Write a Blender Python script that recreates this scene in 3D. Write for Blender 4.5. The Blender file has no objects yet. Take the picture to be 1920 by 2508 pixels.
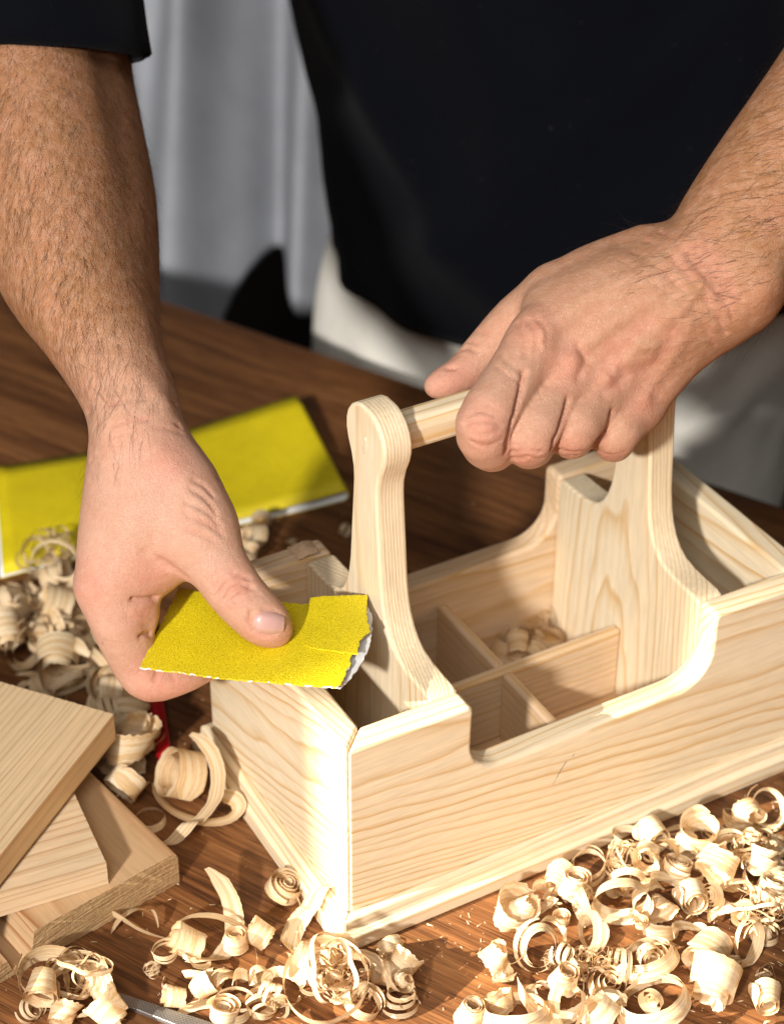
import bpy, bmesh, math, random, time
import numpy as np
from mathutils import Vector, Matrix

T0 = time.time()
sc = bpy.context.scene
COL = sc.collection
DM = 0.1            # every coordinate below is written in decimetres

# ------------------------------------------------------------------ camera
CAM_R = np.array([[0.8714547, -0.4904582, 0.0041722], [-0.2778024, -0.5005789, -0.8199065], [0.4042183, 0.7133524, -0.5724823]])
CAM_C = np.array([-2.6192649, -4.9598624, 6.0255297])
cd = bpy.data.cameras.new('camera')
cam = bpy.data.objects.new('camera', cd)
COL.objects.link(cam)
m = Matrix.Identity(4)
for i in range(3):
    m[i][0] = CAM_R[0][i]; m[i][1] = -CAM_R[1][i]; m[i][2] = -CAM_R[2][i]
    m[i][3] = CAM_C[i] * DM
cam.matrix_world = m
cd.sensor_fit = 'VERTICAL'; cd.sensor_height = 36; cd.sensor_width = 36
cd.lens = 4858.5 / 2508 * 36
cd.clip_start = 0.05; cd.clip_end = 60
cd.dof.use_dof = True
cd.dof.focus_distance = 0.775
cd.dof.aperture_fstop = 8.0
sc.camera = cam

# ------------------------------------------------------------------ light and exposure
w = bpy.data.worlds.new('World'); sc.world = w; w.use_nodes = True
bg = w.node_tree.nodes['Background']
bg.inputs[0].default_value = (1.0, 0.97, 0.94, 1); bg.inputs[1].default_value = 0.075
sc.view_settings.view_transform = 'Standard'; sc.view_settings.look = 'None'
sc.view_settings.exposure = 0.0; sc.view_settings.gamma = 1.0

def aim(o, d):
    o.rotation_euler = Vector(d).to_track_quat('-Z', 'Y').to_euler()

def lamp(name, kind, loc, d, energy, col):
    l = bpy.data.lights.new(name, kind); l.energy = energy; l.color = col
    o = bpy.data.objects.new(name, l); COL.objects.link(o); o.location = loc; aim(o, d)
    return l, o
KD = Vector((0.705, 0.522, -0.48)).normalized()
kl, ko = lamp('window_lamp', 'AREA', Vector((0.07, 0.06, 0.12)) - KD * 3.2, KD, 138, (1.0, 0.965, 0.925))
kl.shape = 'DISK'; kl.size = 0.19
fl_d = Vector((0.42, 0.50, -0.76)).normalized()
fl_, fo_ = lamp('fill_lamp', 'AREA', Vector((0.12, 0.10, 0.05)) - fl_d * 2.2, fl_d, 19, (1.0, 0.98, 0.95))  # added soft overhead fill to brighten trousers and box inside, no real fitting
fl_.shape = 'DISK'; fl_.size = 1.0
# low sun along the long side of the toolbox; the edge of its cone is the edge of the window
SE = math.radians(27)
SD = Vector((math.cos(SE), -0.085, -math.sin(SE))).normalized()
edge_pt = Vector((0.0, 0.020, 0.06))                      # the beam's left limit touches the toolbox end here
spot_at = edge_pt - SD * 6.0
axis = (Vector((0.0, 0.020 - 1.0, 0.06)) - spot_at).normalized()
sl, so = lamp('sun_beam_lamp', 'SPOT', spot_at, axis, 7700, (1.0, 0.92, 0.80))
sl.spot_size = 2 * axis.angle(SD); sl.spot_blend = 0.006; sl.shadow_soft_size = 0.022

sc.cycles.use_denoising = True
try:
    sc.cycles.denoiser = 'OPENIMAGEDENOISE'
except Exception:
    pass
sc.cycles.max_bounces = 8; sc.cycles.diffuse_bounces = 4; sc.cycles.transmission_bounces = 4
sc.cycles.caustics_reflective = False; sc.cycles.caustics_refractive = False

# ------------------------------------------------------------------ helpers
RNG = random.Random(7)
NR = np.random.RandomState(5)

def tag(o, label=None, cat=None, group=None, kind=None):
    if label: o['label'] = label
    if cat: o['category'] = cat
    if group: o['group'] = group
    if kind: o['kind'] = kind
    return o

def mesh_obj(name, V, Fc, mat, parent=None, smooth=False, scale=DM):
    me = bpy.data.meshes.new(name)
    me.from_pydata([tuple(float(c) * scale for c in v) for v in V], [], [tuple(int(i) for i in f) for f in Fc])
    me.update()
    o = bpy.data.objects.new(name, me); COL.objects.link(o)
    for mm in (mat if isinstance(mat, list) else [mat]):
        me.materials.append(mm)
    if smooth:
        me.polygons.foreach_set('use_smooth', [True] * len(me.polygons))
    if parent is not None:
        o.parent = parent
        if parent.name in BASES: o.location = -BASES[parent.name]
    return o

BASES = {}
def empty(name, base):
    o = bpy.data.objects.new(name, None); COL.objects.link(o)
    o.empty_display_size = 0.02
    o.location = Vector(base) * DM
    BASES[o.name] = o.location.copy()
    return o

def bevel(o, width, seg=2, ang=35):
    b = o.modifiers.new('bevel', 'BEVEL'); b.width = width * DM; b.segments = seg
    b.limit_method = 'ANGLE'; b.angle_limit = math.radians(ang); b.use_clamp_overlap = True
    o.modifiers.new('normals', 'WEIGHTED_NORMAL')
    o.data.polygons.foreach_set('use_smooth', [True] * len(o.data.polygons))

def extrude_poly(pts, axis, lo, hi, shear=None):
    """closed outline (list of 2-D points in the other two axes, in order) extruded along axis from lo to hi; lo/hi may be functions of the 2-D point"""
    n = len(pts); V = []
    for e in (lo, hi):
        for p in pts:
            x = e(p) if callable(e) else e
            q = list(p); q.insert(axis, x); V.append(q)
    Fc = [list(range(n))[::-1], list(range(n, 2 * n))]
    for i in range(n):
        j = (i + 1) % n
        Fc.append([i, j, n + j, n + i])
    return V, Fc

def fix_normals(o):
    bm = bmesh.new(); bm.from_mesh(o.data)
    bmesh.ops.recalc_face_normals(bm, faces=bm.faces); bm.to_mesh(o.data); bm.free()

def arc(cx, cy, r, a0, a1, n):
    return [(cx + r * math.cos(math.radians(a0 + (a1 - a0) * i / n)), cy + r * math.sin(math.radians(a0 + (a1 - a0) * i / n))) for i in range(n + 1)]

# ------------------------------------------------------------------ materials
class NT:
    def __init__(self, name):
        self.m = bpy.data.materials.new(name); self.m.use_nodes = True
        self.t = self.m.node_tree; self.n = self.t.nodes
        self.b = self.n['Principled BSDF']
    def new(self, ty, **kw):
        x = self.n.new(ty)
        for k, v in kw.items(): setattr(x, k, v)
        return x
    def link(self, a, b): self.t.links.new(a, b)
    def put(self, node, idx, v):
        if hasattr(v, 'is_linked') or isinstance(v, bpy.types.NodeSocket): self.link(v, node.inputs[idx])
        else: node.inputs[idx].default_value = v
    def math(self, op, a, b=0.0, c=None):
        x = self.new('ShaderNodeMath', operation=op)
        self.put(x, 0, a); self.put(x, 1, b)
        if c is not None: self.put(x, 2, c)
        return x.outputs[0]
    def xyz(self, x, y, z):
        c = self.new('ShaderNodeCombineXYZ')
        self.put(c, 0, x); self.put(c, 1, y); self.put(c, 2, z)
        return c.outputs[0]
    def noise(self, vec, scale, detail=3, rough=.55, out=0, dist=0.0):
        x = self.new('ShaderNodeTexNoise'); self.link(vec, x.inputs['Vector'])
        x.inputs['Scale'].default_value = scale; x.inputs['Detail'].default_value = detail
        x.inputs['Roughness'].default_value = rough; x.inputs['Distortion'].default_value = dist
        return x.outputs[out]
    def ramp(self, f, stops):
        x = self.new('ShaderNodeValToRGB'); self.put(x, 0, f)
        e = x.color_ramp.elements
        while len(e) < len(stops): e.new(0.5)
        for i, (p, c) in enumerate(stops):
            e[i].position = p; e[i].color = (c, c, c, 1) if not isinstance(c, tuple) else (*c, 1)
        return x.outputs[0]
    def mix(self, f, a, b, mode='MIX'):
        x = self.new('ShaderNodeMix', data_type='RGBA', blend_type=mode)
        self.put(x, 0, f)
        for i, v in ((6, a), (7, b)):
            if isinstance(v, tuple): v = (*v, 1) if len(v) == 3 else v
            self.put(x, i, v)
        return x.outputs[2]
    def obj(self):
        c = self.new('ShaderNodeTexCoord'); s = self.new('ShaderNodeSeparateXYZ'); self.link(c.outputs['Object'], s.inputs[0])
        return c.outputs['Object'], s.outputs
    def bump(self, h, strength, dist, normal=None):
        x = self.new('ShaderNodeBump'); self.put(x, 'Height', h)
        x.inputs['Strength'].default_value = strength; x.inputs['Distance'].default_value = dist
        if normal is not None: self.link(normal, x.inputs['Normal'])
        return x.outputs[0]
    def set(self, **kw):
        for k, v in kw.items():
            k = k.replace('_', ' ')
            if isinstance(v, tuple) and len(v) == 3 and k in ('Base Color', 'Sheen Tint'): v = (*v, 1)
            self.put(self.b, k, v)
        return self.m

def pine(name, axis='X', pith=(0.5, -0.6), sp=0.035, seed=0.0, early=(0.80, 0.668, 0.465), late=(0.63, 0.385, 0.15), tilt=(0.0, 0.0), wob=0.10, sat=1.0, end=True):
    """Solid pine: growth rings round a pith line that runs along the board (grain) axis. pith and sp in dm."""
    t = NT(name); co, s = t.obj()
    ax = 'XYZ'.index(axis); g = s[ax]; a, b = [s[i] for i in range(3) if i != ax]
    va = t.xyz(t.math('ADD', t.math('MULTIPLY', g, 0.20), seed), a, b)
    nz = t.new('ShaderNodeSeparateColor'); t.link(t.noise(va, 22, 2, .45, out=1), nz.inputs[0])
    A = t.math('ADD', a, t.math('MULTIPLY', t.math('SUBTRACT', nz.outputs[0], .5), wob * DM))
    B = t.math('ADD', b, t.math('MULTIPLY', t.math('SUBTRACT', nz.outputs[1], .5), wob * DM))
    A = t.math('SUBTRACT', t.math('ADD', A, t.math('MULTIPLY', g, tilt[0])), pith[0] * DM)
    B = t.math('SUBTRACT', t.math('ADD', B, t.math('MULTIPLY', g, tilt[1])), pith[1] * DM)
    wv3 = t.noise(t.xyz(t.math('MULTIPLY', g, .7), t.math('MULTIPLY', a, 2.2), t.math('MULTIPLY', b, 2.2)), 24, 2)
    r = t.math('ADD', t.math('SQRT', t.math('ADD', t.math('MULTIPLY', A, A), t.math('MULTIPLY', B, B))), t.math('MULTIPLY', t.math('SUBTRACT', wv3, .5), wob * .35 * DM))
    vr = t.xyz(t.math('MULTIPLY', r, 1.0), seed, t.math('MULTIPLY', g, .02))
    ring = t.math('ADD', t.math('DIVIDE', r, sp * DM), t.math('MULTIPLY', t.noise(vr, 45, 2), 4.0))
    fr = t.math('FRACT', ring); fl = t.math('FLOOR', ring)
    wn = t.new('ShaderNodeTexWhiteNoise', noise_dimensions='1D'); t.put(wn, 'W', t.math('ADD', fl, seed * 7.3))
    prof = t.ramp(fr, [(0.0, 0.0), (0.54, 0.05), (0.78, 0.5), (0.89, 1.0), (0.95, 0.6), (1.0, 0.0)])
    var = t.math('ADD', t.math('MULTIPLY', wn.outputs[0], .75), .45)
    k = t.math('MULTIPLY', prof, var)
    fib = t.noise(t.xyz(t.math('MULTIPLY', g, 14), t.math('MULTIPLY', a, 750), t.math('MULTIPLY', b, 750)), 1.0, 3, .7)
    blot = t.noise(va, 9, 2)
    fine = t.noise(t.xyz(t.math('MULTIPLY', g, 60), t.math('MULTIPLY', a, 420), t.math('MULTIPLY', b, 420)), 1.0, 2, .6)
    c = t.mix(k, early, late)
    warm = tuple(x * y for x, y in zip(early, (1.0, .86, .66)))
    c = t.mix(t.math('MULTIPLY', t.ramp(blot, [(.42, 0.0), (.72, 1.0)]), .30), c, t.mix(k, warm, late))
    c = t.mix(1.0, c, t.ramp(fib, [(.2, .86), (.8, 1.08)]), 'MULTIPLY')
    c = t.mix(1.0, c, t.ramp(fine, [(.3, .93), (.7, 1.05)]), 'MULTIPLY')
    h = t.math('ADD', t.math('MULTIPLY', fib, .7), t.math('MULTIPLY', k, .5))
    return t.set(Base_Color=c, Roughness=t.ramp(fib, [(.2, .50), (.8, .66)]), Normal=t.bump(h, .32, .0004), Specular_IOR_Level=.32)

def dark_wood(name):
    t = NT(name); co, s = t.obj()
    g, a, b = s[0], s[1], s[2]
    wv = t.noise(t.xyz(t.math('MULTIPLY', g, 3.0), t.math('MULTIPLY', a, 9), b), 1.0, 2)
    a2 = t.math('ADD', a, t.math('MULTIPLY', t.math('SUBTRACT', wv, .5), .018))
    big = t.noise(t.xyz(t.math('MULTIPLY', g, 1.3), t.math('MULTIPLY', a2, 42), t.math('MULTIPLY', b, 42)), 1.0, 3, .55)
    mid = t.noise(t.xyz(t.math('MULTIPLY', g, 7), t.math('MULTIPLY', a2, 260), t.math('MULTIPLY', b, 200)), 1.0, 4, .65)
    fin = t.noise(t.xyz(t.math('MULTIPLY', g, 22), t.math('MULTIPLY', a2, 1100), t.math('MULTIPLY', b, 700)), 1.0, 2, .7)
    k = t.math('ADD', t.math('MULTIPLY', big, .36), t.math('ADD', t.math('MULTIPLY', mid, .42), t.math('MULTIPLY', fin, .36)))
    c = t.ramp(k, [(.39, (.024, .0088, .0038)), (.50, (.082, .030, .0108)), (.59, (.175, .069, .023)), (.72, (.31, .135, .047))])
    pores = t.ramp(t.noise(t.xyz(t.math('MULTIPLY', g, 60), t.math('MULTIPLY', a2, 1500), b), 1.0, 1, .5), [(.30, .45), (.42, 1.0)])
    c = t.mix(1.0, c, pores, 'MULTIPLY')
    sm = t.noise(co, 14, 3)
    return t.set(Base_Color=c, Roughness=t.ramp(sm, [(.3, .36), (.7, .52)]), Normal=t.bump(t.math('ADD', mid, t.math('MULTIPLY', pores, .6)), .30, .0006), Specular_IOR_Level=.42)

def skin_mat():
    t = NT('skin'); co, s = t.obj()
    at = t.new('ShaderNodeAttribute', attribute_name='tone')      # r = redness, g = tan
    sp = t.new('ShaderNodeSeparateColor'); t.link(at.outputs['Color'], sp.inputs[0])
    n1 = t.noise(co, 55, 4, .6); n2 = t.noise(co, 260, 3, .6); n3 = t.noise(co, 900, 2, .6)
    base = t.mix(sp.outputs[1], (0.60, 0.345, 0.240), (0.395, 0.180, 0.076))
    red = t.mix(t.math('MULTIPLY', sp.outputs[0], .55), base, (0.62, 0.235, 0.165))
    c = t.mix(t.math('MULTIPLY', t.ramp(n1, [(.40, 0.0), (.68, 1.0)]), .38), red, (0.56, 0.245, 0.150))
    c = t.mix(t.math('MULTIPLY', t.ramp(n2, [(.42, 0.0), (.70, 1.0)]), .30), c, (0.68, 0.42, 0.29))
    c = t.mix(1.0, c, t.ramp(n3, [(.30, .94), (.66, 1.04)]), 'MULTIPLY')
    fk = t.ramp(t.noise(co, 130, 1, .4), [(.78, 1.0), (.82, .75)])
    c = t.mix(1.0, c, fk, 'MULTIPLY')
    v1 = t.new('ShaderNodeTexVoronoi', feature='DISTANCE_TO_EDGE'); t.link(co, v1.inputs['Vector']); v1.inputs['Scale'].default_value = 900
    v2 = t.new('ShaderNodeTexVoronoi', feature='DISTANCE_TO_EDGE'); t.link(co, v2.inputs['Vector']); v2.inputs['Scale'].default_value = 1700
    lines = t.math('ADD', t.ramp(v1.outputs['Distance'], [(0.0, 0.0), (.10, 1.0)]), t.math('MULTIPLY', t.ramp(v2.outputs['Distance'], [(0.0, 0.0), (.10, 1.0)]), .5))
    h = t.math('ADD', t.math('MULTIPLY', lines, .5), t.math('MULTIPLY', t.noise(co, 420, 4, .65), 1.6))
    m_ = t.set(Base_Color=c, Roughness=t.ramp(n2, [(.3, .40), (.7, .56)]), Normal=t.bump(h, .55, .0006), Specular_IOR_Level=.42)
    b = t.b
    b.subsurface_method = 'RANDOM_WALK'
    b.inputs['Subsurface Weight'].default_value = .12
    b.inputs['Subsurface Radius'].default_value = (1.0, .32, .18)
    b.inputs['Subsurface Scale'].default_value = .004
    return m_

def plain(name, col, rough=.6, nscale=60, var=.15, bump_s=0, bscale=400, **kw):
    t = NT(name); co, s = t.obj()
    n = t.noise(co, nscale, 4, .6)
    c = t.mix(1.0, col, t.ramp(n, [(.25, 1 - var), (.75, 1 + var)]), 'MULTIPLY')
    if bump_s:
        kw['Normal'] = t.bump(t.noise(co, bscale, 3, .6), bump_s, .0006)
    return t.set(Base_Color=c, Roughness=rough, **kw)

def grit_mat():
    t = NT('yellow_grit'); co, s = t.obj()
    n1 = t.noise(co, 1700, 2, .6); n2 = t.noise(co, 2000, 2, .6); n3 = t.noise(co, 40, 3)
    vo = t.new('ShaderNodeTexVoronoi'); t.link(co, vo.inputs['Vector']); vo.inputs['Scale'].default_value = 2300
    c = t.ramp(n1, [(.28, (.50, .36, .0015)), (.5, (.80, .63, .006)), (.72, (.95, .79, .03))])
    c = t.mix(1.0, c, t.ramp(n3, [(.3, .90), (.7, 1.05)]), 'MULTIPLY')
    h = t.math('ADD', n2, t.math('MULTIPLY', vo.outputs['Distance'], .8))
    return t.set(Base_Color=c, Roughness=.42, Normal=t.bump(h, .6, .0006), Specular_IOR_Level=.5)

def shaving_mat():
    t = NT('shaving_wood')
    uv = t.new('ShaderNodeUVMap'); s = t.new('ShaderNodeSeparateXYZ'); t.link(uv.outputs[0], s.inputs[0])
    oi = t.new('ShaderNodeObjectInfo')
    rnd = t.math('MULTIPLY', oi.outputs['Random'], 37.0)
    st = t.noise(t.xyz(t.math('MULTIPLY', s.outputs[0], .10), t.math('MULTIPLY', s.outputs[1], 6), rnd), 1.0, 3, .6)
    fb = t.noise(t.xyz(t.math('MULTIPLY', s.outputs[0], 2.5), t.math('MULTIPLY', s.outputs[1], 40), rnd), 1.0, 2, .6)
    c = t.ramp(st, [(.30, (.84, .715, .51)), (.47, (.80, .64, .42)), (.60, (.65, .44, .215)), (.74, (.79, .62, .39))])
    c = t.mix(1.0, c, t.ramp(fb, [(.25, .84), (.75, 1.10)]), 'MULTIPLY')
    tint = t.mix(t.math('MULTIPLY', oi.outputs['Random'], .5), (1.0, 1.0, 1.0), (1.0, .90, .80))
    c = t.mix(1.0, c, tint, 'MULTIPLY')
    t.set(Base_Color=c, Roughness=.55, Normal=t.bump(fb, .35, .0004), Specular_IOR_Level=.3)
    tr = t.new('ShaderNodeBsdfTranslucent'); t.link(c, tr.inputs[0])
    mx = t.new('ShaderNodeMixShader'); mx.inputs[0].default_value = .22
    t.link(t.b.outputs[0], mx.inputs[1]); t.link(tr.outputs[0], mx.inputs[2])
    t.link(mx.outputs[0], t.n['Material Output'].inputs[0])
    return t.m

def cloth_mat(name, col, rough=.85, weave=1600, bs=.3, sheen=0.0, spec=.15):
    t = NT(name); co, s = t.obj()
    wv = t.noise(co, weave, 2, .7); big = t.noise(co, 18, 4, .6)
    c = t.mix(1.0, col, t.ramp(big, [(.3, .88), (.7, 1.10)]), 'MULTIPLY')
    lint = t.ramp(t.noise(co, 520, 1, .4), [(.785, 0.0), (.81, .05)])
    c = t.mix(lint, c, (.5, .48, .45))
    return t.set(Base_Color=c, Roughness=rough, Normal=t.bump(wv, bs, .0005), Sheen_Weight=sheen, Specular_IOR_Level=spec)

# ------------------------------------------------------------------ measured shapes (dm)
LEFT = {"core":[[[[0.179,3.528,3.032,0.389],[0.124,3.323,2.825,0.365],[0.031,3.01,2.63,0.348],[-0.048,2.741,2.501,0.348],[-0.139,2.374,2.33,0.336],[-0.213,2.009,2.171,0.28],[-0.234,1.726,2.067,0.218],[-0.23,1.526,1.96,0.185],[-0.217,1.414,1.864,0.176],[-0.239,1.302,1.779,0.182],[-0.27,1.232,1.652,0.185],[-0.297,1.191,1.531,0.195],[-0.361,1.136,1.416,0.18],[-0.425,1.08,1.302,0.15]],0.1],[[[0.44,3.579,2.912,0.273],[0.399,3.374,2.701,0.26],[0.293,3.058,2.512,0.248],[0.214,2.789,2.383,0.248],[0.114,2.42,2.216,0.239],[-0.003,2.047,2.076,0.2],[-0.088,1.755,2.0,0.153],[-0.147,1.546,1.92,0.125],[-0.185,1.431,1.843,0.127]],0.12],[[[-0.279,1.332,1.631,0.13],[-0.362,1.226,1.475,0.13],[-0.491,1.069,1.276,0.12]],0.1],[[[-0.241,1.404,1.398,0.15],[-0.394,1.242,1.141,0.12]],0.1],[[[-0.172,1.554,1.285,0.13],[-0.309,1.403,1.035,0.11]],0.1],[[[-0.199,1.255,1.713,0.15],[-0.168,1.115,1.597,0.18],[-0.152,0.985,1.481,0.165]],0.08],[[[-0.315,1.107,1.518,0.15],[-0.331,1.046,1.326,0.11]],0.08],[[[-0.206,1.0,1.426,0.13],[-0.289,1.032,1.285,0.075]],0.06]],"fingers":[[[[-0.152,0.985,1.481,0.155],[-0.129,0.86,1.41,0.124],[-0.098,0.741,1.319,0.112],[-0.055,0.667,1.249,0.106],[-0.025,0.626,1.21,0.098],[0.003,0.599,1.179,0.073]],0.08],[[[-0.511,1.069,1.261,0.112],[-0.493,0.993,1.145,0.116],[-0.446,0.962,0.947,0.106],[-0.413,0.902,0.878,0.095],[-0.297,0.874,0.874,0.082],[-0.196,0.899,0.854,0.072]],0.05],[[[-0.439,1.23,1.128,0.1],[-0.411,1.174,0.974,0.1],[-0.396,1.087,0.807,0.085],[-0.264,1.049,0.765,0.08]],0.04],[[[-0.345,1.386,1.006,0.09],[-0.332,1.318,0.861,0.09],[-0.326,1.25,0.71,0.08],[-0.211,1.195,0.687,0.07]],0.04],[[[-0.443,1.011,1.202,0.11],[-0.393,0.974,1.157,0.065],[-0.431,0.961,1.062,0.06]],0.05]]}
RIGHT = {"core":[[[[1.73,0.502,2.208,0.18],[1.852,0.459,2.275,0.232],[1.937,0.439,2.31,0.252],[2.028,0.499,2.397,0.272],[2.273,0.578,2.546,0.3],[2.677,0.693,2.748,0.35],[3.335,0.928,3.068,0.42],[3.889,1.16,3.4,0.45]],0.08],[[[1.192,0.605,2.165,0.105],[1.486,0.559,2.263,0.14],[1.813,0.506,2.341,0.17]],0.08],[[[1.301,0.513,2.058,0.1],[1.531,0.484,2.201,0.13],[1.807,0.454,2.306,0.17]],0.08],[[[1.42,0.448,1.974,0.095],[1.592,0.444,2.143,0.13],[1.819,0.437,2.259,0.17]],0.08],[[[1.557,0.403,1.858,0.088],[1.69,0.433,2.024,0.115],[1.843,0.444,2.18,0.15]],0.08],[[[1.654,0.486,1.907,0.105],[1.775,0.485,2.027,0.125],[1.9,0.492,2.158,0.165]],0.08],[[[1.384,0.813,2.212,0.1],[1.535,0.766,2.26,0.13],[1.752,0.678,2.302,0.165]],0.08],[[[1.312,0.702,2.197,0.12],[1.523,0.614,2.27,0.14]],0.08],[[[1.132,0.572,2.138,0.098],[1.209,0.463,2.016,0.092],[1.34,0.409,1.946,0.084],[1.509,0.381,1.845,0.076]],0.06]],"fingers":[[[[1.391,0.825,2.213,0.1],[1.268,0.883,2.094,0.098],[1.127,0.899,1.963,0.09],[1.012,0.873,1.918,0.075],[0.922,0.859,1.907,0.065],[0.883,0.862,1.9,0.052]],0.06],[[[1.192,0.605,2.165,0.119],[1.004,0.503,2.08,0.113],[0.816,0.401,1.995,0.108],[0.902,0.47,1.828,0.1],[1.071,0.662,1.749,0.084]],0.04],[[[1.301,0.513,2.058,0.11],[1.148,0.43,1.987,0.105],[0.996,0.348,1.917,0.1],[1.084,0.468,1.779,0.093],[1.238,0.616,1.723,0.078]],0.03],[[[1.42,0.448,1.974,0.102],[1.302,0.391,1.933,0.098],[1.184,0.334,1.892,0.093],[1.266,0.445,1.773,0.086],[1.42,0.578,1.716,0.073]],0.03],[[[1.557,0.403,1.858,0.096],[1.471,0.364,1.836,0.091],[1.385,0.325,1.813,0.087],[1.465,0.436,1.693,0.081],[1.621,0.556,1.657,0.068]],0.03]]}
CREASE_L = [[[[-0.198,0.694,1.348],[-0.158,0.686,1.402],[-0.092,0.686,1.421],[-0.059,0.677,1.404]],0.01,0.015299999999999998],[[[-0.177,0.665,1.346],[-0.15,0.666,1.384],[-0.101,0.663,1.4],[-0.064,0.651,1.384]],0.009,0.017],[[[-0.155,0.646,1.35],[-0.112,0.642,1.376],[-0.058,0.643,1.376]],0.008,0.011899999999999999],[[[-0.2,0.712,1.383],[-0.166,0.707,1.42],[-0.111,0.703,1.437]],0.008,0.0085],[[[-0.206,0.732,1.4],[-0.174,0.728,1.437],[-0.126,0.723,1.454]],0.008,0.0051],[[[-0.143,0.633,1.343],[-0.095,0.627,1.362],[-0.046,0.624,1.356]],0.008,0.0068],[[[-0.455,0.91,1.288],[-0.42,0.908,1.275],[-0.381,0.914,1.261],[-0.351,0.928,1.244]],0.012,0.023799999999999998],[[[-0.451,0.876,1.124],[-0.428,0.886,1.124],[-0.397,0.902,1.101]],0.01,0.017],[[[-0.469,0.902,1.234],[-0.435,0.899,1.198],[-0.403,0.906,1.174]],0.014,-0.006],[[[-0.326,0.897,1.435],[-0.292,0.867,1.404],[-0.262,0.842,1.373]],0.02,0.0102],[[[-0.379,0.94,1.475],[-0.344,0.913,1.438],[-0.309,0.886,1.401]],0.02,0.0068],[[[-0.168,0.952,1.694],[-0.137,0.926,1.672],[-0.113,0.901,1.644],[-0.101,0.865,1.607]],0.01,0.0102],[[[-0.202,0.922,1.662],[-0.157,0.888,1.64],[-0.127,0.861,1.612],[-0.106,0.832,1.574]],0.01,0.0102],[[[-0.222,0.896,1.629],[-0.178,0.86,1.609],[-0.141,0.834,1.585],[-0.105,0.81,1.546]],0.01,0.0085],[[[-0.235,0.859,1.581],[-0.19,0.826,1.565],[-0.144,0.795,1.534]],0.01,0.0068],[[[-0.143,0.975,1.713],[-0.105,0.954,1.685],[-0.084,0.923,1.649]],0.01,0.0085],[[[-0.403,0.841,0.952],[-0.428,0.824,0.932]],0.009,0.017],[[[-0.356,0.82,0.937],[-0.353,0.801,0.911]],0.008,0.0068],[[[-0.398,1.398,1.872],[-0.328,1.282,1.952],[-0.212,1.241,1.963],[-0.072,1.265,1.882]],0.012,0.0085],[[[-0.413,1.371,1.768],[-0.356,1.225,1.897],[-0.244,1.176,1.912],[-0.104,1.174,1.844]],0.01,0.0102],[[[-0.431,1.301,1.766],[-0.349,1.186,1.87],[-0.205,1.149,1.881],[-0.111,1.149,1.829]],0.012,0.0068],[[[-0.443,1.281,1.728],[-0.384,1.175,1.817],[-0.294,1.131,1.849]],0.012,0.0051],[[[-0.239,1.348,2.049],[-0.184,1.299,2.001],[-0.139,1.23,1.927]],0.05,-0.012],[[[-0.238,1.093,1.818],[-0.178,0.992,1.729],[-0.166,0.895,1.645]],0.05,-0.008],[[[-0.097,0.588,1.307],[-0.11,0.579,1.275],[-0.105,0.564,1.241],[-0.079,0.543,1.222],[-0.036,0.528,1.223]],0.012,0.0136],[[[-0.051,0.581,1.312],[-0.012,0.571,1.297],[0.018,0.557,1.267]],0.01,0.0102]]
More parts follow.
